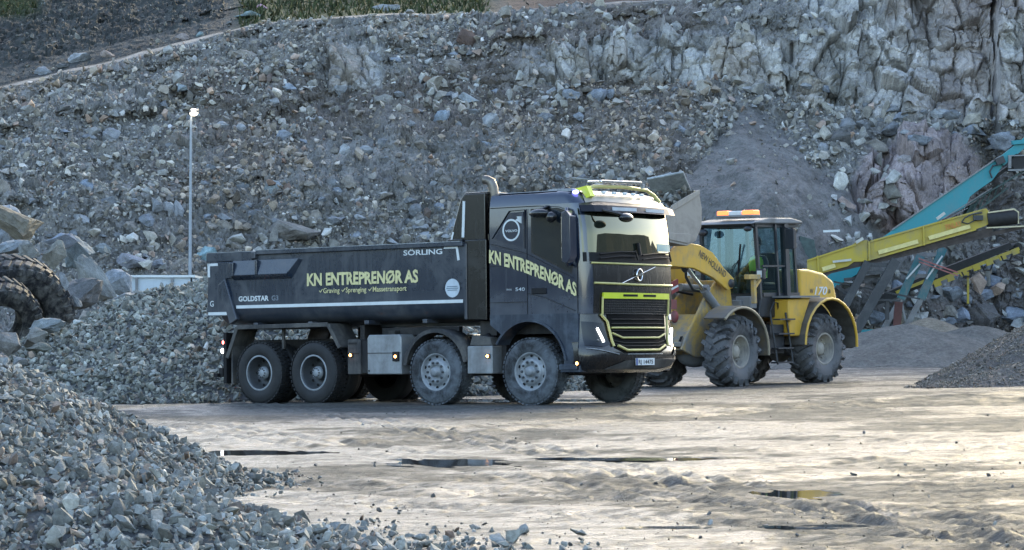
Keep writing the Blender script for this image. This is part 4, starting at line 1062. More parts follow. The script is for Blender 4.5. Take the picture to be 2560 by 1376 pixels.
# plate: white with a blue band and the number
pp = on_bump(0.02, .675, .03); tan_ = (on_bump(.28, .675, .03) - on_bump(-.24, .675, .03)).normalized()
Mp = Matrix.Translation(pp) @ Matrix((tan_, Vector((0, 0, 1)), tan_.cross(Vector((0, 0, 1))))).transposed().to_4x4()
m = MB(); m.box((0, 0, 0), (.52, .115, .012), M=Mp); npl = m.build('number_plate', M_WHITE, bmp, bevel=.003)
m = MB(); m.box((-.235, 0, .008), (.04, .11, .004), M=Mp); m.build('plate_band', mat_plain('plate_blue', (.02, .06, .25), .5), npl)
text_mesh('lettering', 'RJ 14475', .065, M_BLACK, npl, Mp @ Matrix.Translation((-.19, -.033, .009)), bold=.012, width=.40, depth=0)
# sun visor, roof cap, light bars
m = MB(); S0, S1, S2, S3 = [], [], [], []
for j in range(21):
    y = -1.17 + 2.34 * j / 20; e_ = max(0, abs(y) - .85) * .5
    a = on_nose(y, 3.26 - e_ * .3, .02); b_ = on_nose(y, 3.18, .17 - e_ * .25); c_ = on_nose(y, 3.075 - .0, .20 - e_ * .3); d_ = on_nose(y, 3.085, .17 - e_ * .3)
    S0.append(a); S1.append(b_); S2.append(c_); S3.append(d_)
m.loft([S0, S1, S2, S3], closed=False, smooth=False); m.build('sun_visor', M_VISOR, cab)
for (a_y, b_y) in ((-.72, -.16), (.10, .62)):
    m = MB()
    for q in range(4):
        y_ = a_y + (b_y - a_y) * q / 4; y2 = a_y + (b_y - a_y) * (q + 1) / 4
        A_, B_ = on_nose(y_, 3.125, .195), on_nose(y2, 3.125, .195); m.beam(A_, B_, .02, .055)
    m.build('visor_lamp', mat_plain('lamp_clear', (.55, .58, .60), .2) if a_y < 0 else bpy.data.materials['lamp_clear'], cab)
m = MB(); prof = [(3.205, .05, 1.10), (3.29, -.02, 1.07), (3.36, -.12, 1.0), (3.41, -.26, .94), (3.43, -.5, .88)]
rows = []
for (h, dx, yw_) in prof:
    rows.append([Vector((1.17 + dx - .13 * (abs(yw_ * (j / 9 - 1)) / 1.0) ** 2 * 1.0, yw_ * (j / 9 - 1), h)) for j in range(19)])
m.loft(rows, closed=False, smooth=True); m.build('roof_cap', M_TAN, cab)
m = MB()
for j in range(5): m.box((1.10 - .05 * abs(j - 2) * .4, -.62 + j * .26, 3.40), (.05, .09, .045))
m.build('cap_lamp', M_WHITE, cab, bevel=.01)
lb = MB(); lb.tube([(.93, -.88, 3.36), (.90, -.84, 3.46), (.92, -.70, 3.50), (.98, 0, 3.52), (.92, .75, 3.50), (.93, .95, 3.42), (1.0, 1.02, 3.30)], .032, 8); lbo = lb.build('light_bar', M_YEL, cab)
m = MB(); m.beam((.96, -.60, 3.585), (1.02, .42, 3.60), .11, .045); m.beam((.95, -.9, 3.57), (.96, -.62, 3.585), .03, .03); m.build('led_bar', M_CHROME, lbo, bevel=.01)
m = MB(); m.tube([(.70, -1.05, 3.64), (.95, -.60, 3.60)], .014, 6); m.box((.70, -1.07, 3.67), (.07, .07, .06)); m.build('camera_arm', M_RIM, lbo)
m = MB(); m.box((1.03, .50, 3.55), (.05, .06, .08)); m.build('end_cap', M_RIM, lbo)
m = MB(); m.box((.98, -.05, 3.645), (.08, .07, .05)); m.build('top_lamp', M_RIM, lbo)
m = MB(); m.prism([(.62, 3.44), (1.0, 3.50), (1.08, 3.33), (1.0, 3.30), (.90, 3.42)], -1.0, -.88, 'y'); m.build('bar_bracket', M_NEON, lbo)
m = MB()
m.tube([(.15, -.8, 3.44), (.13, -.8, 3.52)], .008, 5); m.tube([(.55, -.9, 3.44), (.42, -.9, 3.66)], .007, 5); m.sphere((.58, -.95, 3.46), .06, 8, sq=(1, 1, .7)); m.sphere((-.35, -.9, 3.47), .03, 6)
m.build('aerial', M_BLACK, cab)
m = MB(); m.box((.55, -1.0, 3.44), (.5, .2, .05)); m.box((-.1, -1.08, 3.435), (1.2, .12, .015)); m.build('roof_rail', M_RIM, cab, bevel=.01)
m = MB(); m.sphere((.86, -1.10, 3.40), .045, 8, sq=(1.3, 1, .8)); m.build('blue_marker', mat_emit('blue_lamp', (.25, .25, 1), 1.5), cab)
# mirrors: near side pair on arms, far side pair, front mirror
def mirror_set(s_):
    m = MB()
    m.tube([(.86, s_ * 1.20, 3.10), (.92, s_ * 1.42, 3.12), (.98, s_ * 1.50, 3.02)], .028, 8)
    m.tube([(.86, s_ * 1.22, 2.25), (.92, s_ * 1.42, 2.22), (.98, s_ * 1.50, 2.32)], .028, 8)
    m.prism([(.90, 2.28), (1.0, 2.24), (1.08, 2.36), (1.07, 3.00), (.99, 3.09), (.90, 3.05)], s_ * 1.37, s_ * 1.54, 'y')
    mh = m.build('mirror', M_NAVY, cab, bevel=.035, seg=3)
    m = MB(); m.box((.888, s_ * 1.455, 2.78), (.012, .13, .42)); m.box((.888, s_ * 1.455, 2.42), (.012, .13, .18)); m.build('mirror_glass', M_CHROME, mh)
mirror_set(-1)
m = MB(); m.sphere((.35, -1.40, 3.07), .13, 10, sq=(1.5, .7, .55)); m.tube([(.40, -1.25, 3.18), (.38, -1.4, 3.12)], .03, 6); m.sphere((.58, -1.38, 3.0), .10, 8, sq=(.9, .8, .9)); m.build('mirror', M_BLACKP, cab)
m = MB(); m.sphere((1.50, -.62, 2.98), .15, 10, sq=(.6, 1.1, .5)); m.tube([(1.28, -.95, 3.1), (1.42, -.85, 3.06), (1.50, -.72, 3.02)], .03, 6); m.build('front_mirror', M_BLACKP, cab)
# sticker low in the windscreen
nose_patch(.62, 1.08, 2.48, 2.60, .010, 'windscreen_sticker', mat_plain('teal_sticker', (.10, .30, .33), .4), ws, 6, 2)
# ================================================================== WHEEL LOADER
M_LY = mat_paint('loader_yellow', (0.66, 0.39, 0.045), rough=0.42, dirt=(0.28, 0.23, 0.16), dirt_amt=0.35, scale=2.2)
M_LYD = mat_paint('muddy_loader_yellow', (0.58, 0.36, 0.06), rough=0.5, dirt=(0.25, 0.225, 0.19), dirt_amt=0.6, scale=2.5, low_dirt=1.5)
M_LGREY = mat_paint('loader_grey', (0.20, 0.21, 0.22), rough=0.5, dirt=(0.17, 0.165, 0.155), dirt_amt=0.6)
M_LDARK = mat_paint('loader_dark', (0.022, 0.026, 0.032), rough=0.45, dirt=(0.11, 0.11, 0.105), dirt_amt=0.35)
M_BUCKET = mat_paint('worn_bucket_steel', (0.22, 0.195, 0.165), rough=0.5, dirt=(0.36, 0.32, 0.27), dirt_amt=0.8, scale=1.6)
M_RED = mat_paint('red_paint', (0.26, 0.03, 0.028), rough=.5, dirt=(.16,.12,.11), dirt_amt=.5)
M_LTYRE = mat_paint('loader_tyre_rubber', (0.024, 0.024, 0.024), rough=0.8, dirt=(0.14, 0.14, 0.14), dirt_amt=0.85, scale=2.5, spec=0.25, streak=False)
M_LRIM = mat_paint('loader_rim', (0.36, 0.33, 0.27), rough=0.55, dirt=(0.16, 0.15, 0.14), dirt_amt=0.55)
mcg, nt, b = new_mat('cab_glass')
tr = nt.nodes.new('ShaderNodeBsdfTransparent'); tr.inputs[0].default_value = (.58, .74, .78, 1)
gl = nt.nodes.new('ShaderNodeBsdfGlossy'); gl.inputs['Roughness'].default_value = .03; gl.inputs[0].default_value = (.55, .82, 1, 1)  # blue of a sky reflection is put into the gloss colour
fr = nt.nodes.new('ShaderNodeFresnel'); fr.inputs[0].default_value = 1.9
ms = nt.nodes.new('ShaderNodeMixShader'); nt.links.new(fr.outputs[0], ms.inputs[0]); nt.links.new(tr.outputs[0], ms.inputs[1]); nt.links.new(gl.outputs[0], ms.inputs[2])
nt.links.new(ms.outputs[0], nt.nodes['Material Output'].inputs[0])
M_CGLASS = mcg

LA = math.atan2(-.751, -.66)
loader = empty('wheel_loader', (3.84, 56.46, .06), (0, .016, LA))
tag(loader, 'dusty yellow wheel loader with raised bucket and orange beacon bar behind the truck nose', 'wheel loader')
def loader_wheel(x, s_, yaw=0):
    r, wd, rim = .715, .55, .335
    wl = empty('wheel', (x, s_ * (1.22 - wd / 2), r), (0, 0, R((180 if s_ < 0 else 0) + yaw))); wl.parent = loader   # outer face at local +y
    m = MB(); rb = r - .035
    m.lathe([(rim, -wd * .36), (rim + .03, -wd * .46), (rb - .12, -wd * .5), (rb - .03, -wd * .44), (rb, -wd * .3), (rb + .004, 0), (rb, wd * .3), (rb - .03, wd * .44), (rb - .12, wd * .5), (rim + .03, wd * .46), (rim, wd * .36)], 56)
    n = 19
    for i in range(n):
        for k in (-1, 1):
            a0 = 2 * math.pi * (i + (.5 if k > 0 else 0)) / n; P = []
            for q in range(5):
                t_ = q / 4; y = k * wd * (.02 + .46 * t_); a = a0 - .20 * (1 - t_) ; rr_ = rb + .035 - .045 * max(0, t_ - .6) / .4
                P.append((Vector((rr_ * math.cos(a), y, rr_ * math.sin(a))), a))
            for (p, a), (p2, a2) in zip(P[:-1], P[1:]): m.beam(p, p2, .085, .075, up=(math.cos(a), 0, math.sin(a)))
            p, a = P[-1]; q_ = Vector(((rb - .12) * math.cos(a + .03), k * wd * .505, (rb - .12) * math.sin(a + .03))); m.beam(p, q_, .075, .04, up=(math.cos(a), 0, math.sin(a)))
    m.build('tyre', M_LTYRE, wl)
    m = MB(); m.lathe([(rim + .02, wd * .40), (rim - .01, wd * .43), (rim - .035, wd * .40), (rim - .05, wd * .12), (.17, wd * .06), (.15, wd * .10), (.13, wd * .22), (.10, wd * .26), (.001, wd * .27)], 40)
    for i in range(12):
        a = 2 * math.pi * i / 12; m.lathe([(.018, wd * .09), (.018, wd * .16), (.001, wd * .165)], 6, c=(.215 * math.cos(a), 0, .215 * math.sin(a)))
    m.build('rim', M_LRIM, wl, recalc=True)
loader_wheel(0.07, 1, 4); loader_wheel(0.0, -1, 4); loader_wheel(-2.95, 1); loader_wheel(-2.95, -1)
# frames and axles
m = MB()
m.box((0, 0, .71), (.30, 1.5, .30)); m.sphere((.08, 0, .70), .33, 12, sq=(1, 1.3, .95)); m.build('axle', M_LGREY, loader, bevel=.02)
m = MB(); m.box((-2.95, 0, .71), (.3, 1.4, .3)); m.sphere((-2.95, 0, .7), .28, 10)
m.build('axle', M_LGREY, loader, bevel=.02)
m = MB()
for s_ in (-1, 1):
    m.prism([(-.90, .62), (.55, .60), (1.02, .78), (.85, 1.05), (.25, 1.80), (-.25, 2.25), (-.62, 2.22), (-.72, 1.70), (-.95, 1.35)], s_ * .40, s_ * .34, 'y')
m.box((.52, 0, 1.12), (.06, .70, .95), rot=(0, -.72, 0)); m.box((.85, 0, .88), (.25, .66, .10)); m.box((-.2, 0, .72), (1.3, .66, .12)); m.box((-.42, 0, 2.12), (.14, .7, .14))
m.box((-.85, 0, 1.0), (.2, .6, .7))
m.build('front_frame', M_LYD, loader, bevel=.02)
for y_ in (.16, -.22): m = MB(); m.box((.74, y_, .99), (.02, .05, .13), rot=(y_, -.75, 0)); m.build('frame_slot', M_HOLE, loader)
m = MB(); m.box((-2.4, 0, .95), (2.6, .9, .55)); m.box((-1.0, 0, .8), (.5, .4, .4)); m.tube([(-1.35, .1, 1.1), (-.7, .1, 1.2)], .05, 6); m.tube([(-1.35, -.1, 1.0), (-.7, -.1, 1.1)], .05, 6); m.build('rear_frame', M_LDARK, loader, bevel=.02)
# boom: two bent arms joined by a cross tube
ARM = [(-.52, 2.22), (-.20, 2.42), (.21, 2.76), (.60, 2.90), (.95, 2.94), (1.42, 2.88), (1.75, 2.66), (1.80, 2.50), (1.55, 2.47), (.85, 2.43), (.2, 2.24), (-.30, 1.98), (-.48, 2.02)]
boom = empty('boom'); boom.parent = loader
for s_ in (-1, 1):
    m = MB(); m.prism(ARM, s_ * .52, s_ * .60, 'y'); a_ = m.build('boom_arm', M_LY, boom, bevel=.015)
    m = MB(); m.lathe([(.09, s_ * .50), (.09, s_ * .63), (.001, s_ * .635)], 14, c=(-.40, 0, 2.12)); m.lathe([(.07, s_ * .50), (.07, s_ * .63), (.001, s_ * .635)], 14, c=(1.70, 0, 2.60)); m.build('pivot_pin', M_LDARK, a_)
    if s_ > 0:
        La = Matrix.Translation((.70, .604, 2.69)) @ Matrix.Rotation(R(180), 4, 'Z') @ Matrix.Rotation(R(90), 4, 'X') @ Matrix.Rotation(R(-27), 4, 'Z')
        text_mesh('lettering', 'NEW HOLLAND', .135, M_LDARK, a_, La, bold=.01, width=1.0)
        # keep the words on the slope of the arm
m = MB(); m.tube([(.95, -.55, 2.55), (.95, .55, 2.55)], .13, 16); m.box((1.0, 0, 2.62), (.5, .30, .25)); m.box((1.35, .15, 2.98), (.30, .14, .22)); m.box((1.35, -.15, 2.98), (.30, .14, .22)); m.build('cross_tube', M_LYD, boom, bevel=.02)
m = MB(); m.prism([(1.05, 2.45), (1.35, 2.45), (1.55, 1.85), (1.40, 1.80), (1.10, 2.1)], -.12, .12, 'y'); m.build('bell_crank', M_LYD, boom, bevel=.02)
# cylinders
for s_ in (-1, 1):
    m = MB(); m.tube([(.95, s_ * .46, 2.48), (.30, s_ * .46, 1.96)], .038, 12); c_ = m.build('cylinder_rod', M_CHROME, loader)
    m = MB(); m.tube([(.34, s_ * .46, 1.99), (-.27, s_ * .46, 1.47)], .085, 14); m.lathe([(.10, -.05), (.10, .05), (.001, .05)], 12, c=(-.27, s_ * .46, 1.47)); m.box((.30, s_ * .46, 2.02), (.10, .19, .12), rot=(0, .68, 0)); m.build('lift_cylinder', M_LGREY, loader)
    m = MB(); m.sphere((.97, s_ * .46, 2.50), .10, 8, sq=(1, .8, 1.6)); m.tube([(.9, s_ * .42, 2.5), (.8, s_ * .36, 2.25), (.5, s_ * .3, 2.0), (-.2, s_ * .25, 1.9)], .03, 6); m.build('hose', M_LDARK, loader)
m = MB(); m.tube([(.55, 0, 2.05), (-.55, 0, 2.0)], .08, 12); m.build('tilt_cylinder', M_LGREY, loader)
m = MB(); m.prism([(1.00, 2.22), (1.55, 2.05), (1.52, 1.80), (.98, 1.98)], .28, .31, 'y'); rp = m.build('warning_board', M_RED, loader)
m = MB(); m.prism([(1.01, 2.10), (1.53, 1.94), (1.52, 1.89), (1.0, 2.06)], .311, .316, 'y'); m.build('white_band', M_WHITE, rp)
m = MB(); m.sphere((1.12, .30, 1.45), .10, 10, sq=(1, .7, 1.3)); m.box((1.2, .30, 1.70), (.22, .08, .2)); m.build('link_casting', M_RED, loader)
# bucket held high, loaded
bk = MB(); W = 1.30
prof = [(1.60, 3.97), (1.50, 3.62), (1.52, 3.25), (1.70, 2.98), (1.98, 2.88), (2.85, 2.98)]
for i in range(len(prof) - 1):
    a, b_ = prof[i], prof[i + 1]; bk.beam(((a[0] + b_[0]) / 2, -W, (a[1] + b_[1]) / 2), ((a[0] + b_[0]) / 2, W, (a[1] + b_[1]) / 2), math.hypot(b_[0] - a[0], b_[1] - a[1]) + .01, .035, up=((b_[1] - a[1]) * -1, 0, (b_[0] - a[0])))
for s_ in (-1, 1): bk.prism(prof + [(2.98, 3.12), (2.45, 3.62), (1.95, 3.80)], s_ * W, s_ * (W - .03), 'y')
for s_ in (-1, 1): bk.prism([(1.50, 3.6), (1.50, 3.0), (1.25, 2.9), (1.2, 3.1)], s_ * .35, s_ * .27, 'y')
bk.box((2.9, 0, 2.98), (.25, 2.62, .04)); bk.prism([(1.58, 3.99), (1.58, 3.90), (1.95, 3.74), (2.45, 3.55), (2.98, 3.06), (3.02, 3.14), (2.48, 3.66), (1.97, 3.86)], W + .003, W + .03, 'y'); bk.prism([(1.72, 3.02), (1.98, 2.91), (2.7, 3.0), (2.6, 3.12), (1.9, 3.1)], W + .003, W + .02, 'y'); bko = bk.build('bucket', M_BUCKET, loader, bevel=.008)
m = MB()
for q in range(8): m.box((3.08, -1.15 + q * .329, 2.98), (.22, .10, .05))
m.build('bucket_teeth', M_LDARK, bko)
g = np.random.default_rng(12); n = 900
x = g.uniform(1.60, 2.65, n); y = g.uniform(-1.22, 1.22, n); zt = 4.12 - .12 * np.abs(y) - .8 * np.maximum(0, x - 1.95) + .10 * fbm(x * 4, y * 4, 3, 3)
p = np.stack([x, y, zt - g.uniform(0, .25, n) + .02], -1)
ld = link_mesh('stone_load', rocks_mesh('stone_load', p, g.uniform(.06, .22, n), stone_cols(n, 33, (.18, .185, .19), .3), 34), M_STONE)
ld.matrix_world = Matrix.Translation(loader.location) @ loader.rotation_euler.to_matrix().to_4x4()
tag(ld, 'load of dark broken stone heaped in the raised bucket', 'stone load', kind='stuff')
m = MB(); m.box((0, 0, 0), (.95, .75, .05)); pl_ = m.build('stone_slab', M_STONE, None, bevel=.02)
# front fenders
def fender(cx, cz, r, a0, a1, name, mat, y_o=1.24, y_i=.72, wid=.04, parent=loader, lip=M_LY):
    for s_ in (-1, 1):
        m = MB(); A = arc((cx, cz), r, a0, a1, 14)
        m.loft([[Vector((x, s_ * y_o, z)), Vector((x, s_ * y_i, z)), Vector((cx + (x - cx) * (1 + wid / r), s_ * y_i, cz + (z - cz) * (1 + wid / r))), Vector((cx + (x - cx) * (1 + wid / r), s_ * y_o, cz + (z - cz) * (1 + wid / r)))] for x, z in A], cap=True, smooth=False)
        fo = m.build(name, mat, parent)
        m = MB(); m.tube([(x, s_ * y_o, z) for x, z in A], .032, 6); m.build('fender_lip', lip, fo)
fender(.07, .72, .90, 48, 186, 'front_fender', mat_paint('mud_caked_yellow', (0.20, 0.14, 0.06), rough=.7, dirt=(.15, .135, .12), dirt_amt=.9), lip=mat_plain('tan_lip', (.30, .25, .17), .6))
fender(-3.10, .82, .96, 0, 185, 'rear_fender', mat_paint('fender_underside', (0.07, 0.065, 0.055), rough=.7, dirt=(.13, .12, .105), dirt_amt=.6), wid=.03, lip=M_LY)
for s_ in (-1, 1):
    m = MB(); m.prism([(x, z) for x, z in arc((-3.10, .82), .90, 75, 172, 10)] + [(-3.55, .95), (-3.3, 1.4)], s_ * .75, s_ * .72, 'y'); m.build('fender_liner', M_LDARK, loader)
# engine hood
m = MB()
hood = [(-2.86, 2.42), (-3.2, 2.42), (-3.75, 2.34), (-4.14, 2.16), (-4.26, 1.80), (-4.28, 1.30), (-2.86, 1.30)]
m.prism(hood, -.60, .60, 'y'); hd = m.build('engine_hood', M_LY, loader, bevel=.06, seg=3)
m = MB(); m.box((-3.45, .0, 1.77), (1.5, 1.30, .05)); m.tube([(-3.0, .2, 2.4), (-3.0, .2, 2.75)], .06, 10); m.build('hood_trim', M_LDARK, hd)
Mh = Matrix.Translation((-3.22, .607, 1.90)) @ Matrix.Rotation(R(180), 4, 'Z') @ Matrix.Rotation(R(90), 4, 'X')
text_mesh('lettering', 'W', .10, M_LDARK, hd, Mh, bold=.02, width=.13); text_mesh('lettering', '170', .17, M_WHITE, hd, Mh @ Matrix.Translation((.17, -.03, 0)), bold=.02, shear=.25, width=.48); text_mesh('lettering', 'B', .08, M_LDARK, hd, Mh @ Matrix.Translation((.70, 0, 0)), bold=.02, width=.08)
# fuel tank block, step ladder, counterweight
for s_ in (-1, 1):
    m = MB(); m.prism([(-1.75, 1.78), (-2.55, 1.80), (-2.35, 1.45), (-2.18, 1.0), (-1.75, 1.0)], s_ * 1.10, s_ * .6, 'y'); m.build('tank_cover', M_LY, loader, bevel=.03)
    m = MB(); m.box((-2.2, s_ * .95, 1.83), (1.1, .5, .04)); m.build('walkway', M_LGREY, loader)
    m = MB()
    for x in (-1.15, -1.70): m.beam((x, s_ * 1.05, 1.5), (x - .12, s_ * 1.15, .42), .05, .03)
    for q in range(4): m.box((-1.45 - q * .03, s_ * 1.13, .46 + q * .30), (.55, .18, .03))
    m.box((-1.45, s_ * .85, .95), (.5, .3, .6)); m.build('step_ladder', M_LDARK, loader)
m = MB(); m.box((-4.25, 0, 1.0), (.35, 1.9, .6)); m.build('counterweight', M_LDARK, loader, bevel=.05)
m = MB(); m.box((-4.12, 1.12, 1.15), (.10, .08, .22)); m.build('rear_lamp', M_LYD, loader, bevel=.01)
# cab: lower tub, pillars, roof, panes
m = MB(); m.prism([(-1.18, 1.40), (-2.70, 1.40), (-2.74, 1.86), (-1.26, 1.86)], -.74, .74, 'y'); cabl = m.build('cab_tub', M_LDARK, loader, bevel=.03)
m = MB()
def post(a, b_, w_=.07):
    for s_ in (-1, 1): m.beam((a[0], s_ * a[1], a[2]), (b_[0], s_ * b_[1], b_[2]), w_, w_)
post((-1.24, .74, 1.8), (-1.12, .70, 3.38)); post((-2.16, .76, 1.8), (-2.13, .72, 3.38), .13); post((-2.72, .62, 1.8), (-2.60, .60, 3.38), .06)
post((-1.85, .775, 1.8), (-1.78, .735, 3.36), .05)
m.beam((-1.27, -.74, 1.88), (-1.27, .74, 1.88), .07, .07); m.beam((-1.12, -.70, 3.34), (-1.12, .70, 3.34), .06, .06); m.beam((-2.70, -.6, 1.88), (-2.70, .6, 1.88), .06, .06); m.beam((-2.6, -.6, 3.34), (-2.6, .6, 3.34), .06, .06)
for s_ in (-1, 1): m.beam((-1.3, s_ * .75, 1.88), (-2.7, s_ * .68, 1.88), .06, .08); m.beam((-1.12, s_ * .71, 3.34), (-2.6, s_ * .66, 3.34), .06, .08); m.beam((-1.27, s_ * .77, 2.48), (-2.1, s_ * .77, 2.48), .03, .04)
m.build('cab_frame', M_LDARK, loader)
m = MB(); m.prism([(-.92, 3.36), (-1.0, 3.42), (-1.5, 3.49), (-2.3, 3.50), (-2.70, 3.44), (-2.74, 3.38)], -.80, .80, 'y'); m.build('cab_roof', M_LGREY, loader, bevel=.03, seg=3)
m = MB(); m.prism([(-.95, 3.36), (-2.70, 3.37), (-2.60, 3.30), (-1.05, 3.30)], -.72, .72, 'y'); m.build('roof_lining', M_LDARK, loader)
m = MB(); m._add([(-1.20, -.70, 1.92), (-1.20, .70, 1.92), (-1.27, .66, 3.32), (-1.27, -.66, 3.32)], [(0, 1, 2, 3)]); m.build('windscreen', M_CGLASS, loader, recalc=False)
for s_ in (-1, 1):
    m = MB(); m._add([(-1.30, s_ * .745, 1.92), (-2.10, s_ * .765, 1.92), (-2.08, s_ * .725, 3.30), (-1.16, s_ * .71, 3.30)], [(0, 1, 2, 3)]); m.build('door_glass', M_CGLASS, loader, recalc=False)
    m = MB(); m._add([(-2.2, s_ * .755, 1.92), (-2.69, s_ * .64, 1.92), (-2.58, s_ * .61, 3.30), (-2.17, s_ * .715, 3.30)], [(0, 1, 2, 3)]); m.build('quarter_glass', M_CGLASS, loader, recalc=False)
m = MB(); m._add([(-2.72, -.58, 1.92), (-2.72, .58, 1.92), (-2.61, .56, 3.30), (-2.61, -.56, 3.30)], [(0, 1, 2, 3)]); m.build('rear_glass', M_CGLASS, loader, recalc=False)
m = MB(); m.box((-2.25, 0, 2.05), (.5, .55, .14)); m.box((-2.45, 0, 2.4), (.14, .5, .75)); m.box((-1.95, .42, 2.1), (.4, .12, .08)); m.build('seat', M_BLACK, loader, bevel=.04)
m = MB(); m.tube([(-1.45, 0, 1.6), (-1.62, 0, 2.2)], .05, 8); m.tube([(-1.64 + .0 * i, .19 * math.cos(i * math.pi / 8), 2.28 + .17 * math.sin(i * math.pi / 8)) for i in range(17)], .018, 6); m.build('steering_wheel', M_BLACK, loader)
# wipers, lamps, mirror on the roof corner, beacon bar
m = MB(); m.tube([(-1.24, .15, 2.15), (-1.18, .28, 2.95)], .022, 6); m.tube([(-1.27, -.30, 1.95), (-1.22, .18, 2.6), (-1.24, .14, 2.1)], .012, 5); m.tube([(-1.27, -.40, 1.95), (-1.23, .10, 2.55)], .012, 5); m.build('wiper', M_BLACK, loader)
m = MB(); m.box((0, 0, 0), (.30, .95, .05)); bar = m.build('beacon_bar', M_LGREY, loader, bevel=.01); bar.location = (-1.15, .25, 3.53)
M_ORANGE = mat_emit('orange_beacon', (1.0, .22, .06), .55, (.8, .16, .04))
for yy_, ww_ in ((-.34, .26), (.33, .28)):
    m = MB(); m.box((0, yy_, .065), (.26, ww_, .11)); m.build('beacon_lens', M_ORANGE, bar, bevel=.025)
m = MB(); m.box((0, 0, .06), (.24, .34, .10)); m.build('beacon_centre', M_WHITE, bar, bevel=.02)
m = MB(); m.sphere((-.98, .62, 3.26), .085, 8, sq=(.8, 1.2, .7)); m.build('work_lamp', M_LDARK, loader)
m = MB(); m.sphere((-.98, -.55, 3.20), .10, 8, sq=(.8, 1.2, .8)); m.build('work_lamp', M_LDARK, loader)
m = MB(); m.box((-2.05, .95, 3.05), (.10, .22, .42)); m.tube([(-2.1, .72, 3.3), (-2.05, .93, 3.25)], .02, 6); m.build('mirror', M_LDARK, loader, bevel=.03)
for s_ in (-1, 1):
    m = MB(); m.beam((-.80, s_ * .90, 1.70), (-.78, s_ * .90, 2.22), .09, .09); m.box((-.72, s_ * .92, 2.25), (.42, .12, .10)); m.beam((-.80, s_ * .85, 1.95), (-1.15, s_ * .80, 2.20), .06, .06); hp = m.build('lamp_post_bracket', M_LYD, loader, bevel=.01)
    m = MB(); m.box((-1.02, s_ * .92, 2.31), (.10, .20, .22)); hl = m.build('headlamp', M_LDARK, loader, bevel=.02)
    m = MB(); m.box((-.966, s_ * .92, 2.31), (.01, .12, .14)); m.build('headlamp_glass', M_WHITE, hl)
m = MB(); m.box((-1.0, .55, 1.72), (.24, .38, .26)); m.box((-.95, .2, 1.60), (.3, .7, .35)); m.build('valve_block', M_LGREY, loader, bevel=.02)
m = MB(); m.tube([(-1.50, .79, 1.52), (-1.58, .84, 1.72), (-1.72, .84, 1.70), (-1.80, .79, 1.45)], .015, 6); m.build('grab_rail', M_LDARK, loader)
pl_.name = 'stone_slab'; pl_.location = loader.matrix_world @ Vector((2.15, .85, 4.10)) if False else (Matrix.Translation(loader.location) @ loader.rotation_euler.to_matrix().to_4x4()) @ Vector((2.05, .95, 4.03)); pl_.rotation_euler = (.2, -.5, LA + .4); pl_.color = (.36, .39, .40, 1)
pl_.data.materials.clear(); 
M_BOULDER = mat_rock('boulder_stone', attr=None, nscale=1.6, bstr=0.6, bdist=0.05)
pl_.data.materials.append(M_BOULDER); tag(pl_, 'flat grey stone slab on top of the loaded bucket', 'stone slab')

# ---- driver (sits in the cab): one skinned body, vest over it
def person_driver():
    LM = Matrix.Translation(loader.location) @ loader.rotation_euler.to_matrix().to_4x4() @ Matrix.Translation((-2.12, .06, 2.12))
    J = [(0, 0, .10, .15), (0, 0, .30, .16), (.02, 0, .50, .17), (.03, 0, .60, .09), (.05, 0, .67, .065), (.07, 0, .76, .095), (.08, 0, .88, .10),
         (.02, .17, .53, .075), (.06, .25, .40, .06), (.20, .27, .22, .05), (.42, .18, .22, .042), (.50, .14, .24, .045),
         (.02, -.17, .53, .075), (.06, -.25, .40, .06), (.20, -.27, .22, .05), (.42, -.18, .24, .042), (.50, -.14, .26, .045),
         (.12, .10, .08, .11), (.48, .12, .10, .085), (.52, .12, -.25, .06), (.62, .12, -.36, .05), (.12, -.10, .08, .11), (.48, -.12, .10, .085), (.52, -.12, -.25, .06), (.62, -.12, -.36, .05)]
    E = [(0, 1), (1, 2), (2, 3), (3, 4), (4, 5), (5, 6), (2, 7), (7, 8), (8, 9), (9, 10), (10, 11), (2, 12), (12, 13), (13, 14), (14, 15), (15, 16), (0, 17), (17, 18), (18, 19), (19, 20), (0, 21), (21, 22), (22, 23), (23, 24)]
    me = bpy.data.meshes.new('person'); me.from_pydata([j[:3] for j in J], E, []); me.update()
    o = bpy.data.objects.new('person', me); COL.objects.link(o)
    sk = o.modifiers.new('skin', 'SKIN'); 
    for v, j in zip(me.skin_vertices[0].data if me.skin_vertices else [], J): v.radius = (j[3], j[3])
    if not me.skin_vertices:
        bm = bmesh.new(); bm.from_mesh(me); L = bm.verts.layers.skin.verify()
        for v, j in zip(bm.verts, J): v[L].radius = (j[3], j[3]); v[L].use_root = (v.index == 0)
        bm.to_mesh(me); bm.free()
    su = o.modifiers.new('sub', 'SUBSURF'); su.levels = 2; su.render_levels = 2
    o.matrix_world = LM
    me.materials.append(mat_plain('work_clothes', (.05, .06, .08), .8)); tag(o, 'seated loader driver in a yellow green high visibility vest', 'person')
    m = MB(); secs = []
    for z, a, b_ in ((.12, .17, .20), (.30, .17, .21), (.45, .185, .225), (.55, .14, .20), (.60, .09, .10)):
        secs.append([Vector((.01 + a * math.cos(2 * math.pi * i / 20), b_ * math.sin(2 * math.pi * i / 20), z)) for i in range(20)])
    m.loft(secs, smooth=True); m.build('vest', mat_plain('hi_vis', (.42, .80, .10), .6), o)
    m = MB(); m.sphere((.085, 0, .86), .112, 10, sq=(1, .88, 1.15)); 
    m.sphere((.19, 0, .84), .022, 5); hdp = m.build('head_skin', mat_plain('skin', (.32, .19, .14), .6), o)
    m = MB(); m.sphere((.07, 0, .89), .122, 10, sq=(1, .9, 1.05)); m.build('dark_cap', mat_plain('cap_cloth', (.03, .035, .05), .8), o)
person_driver()
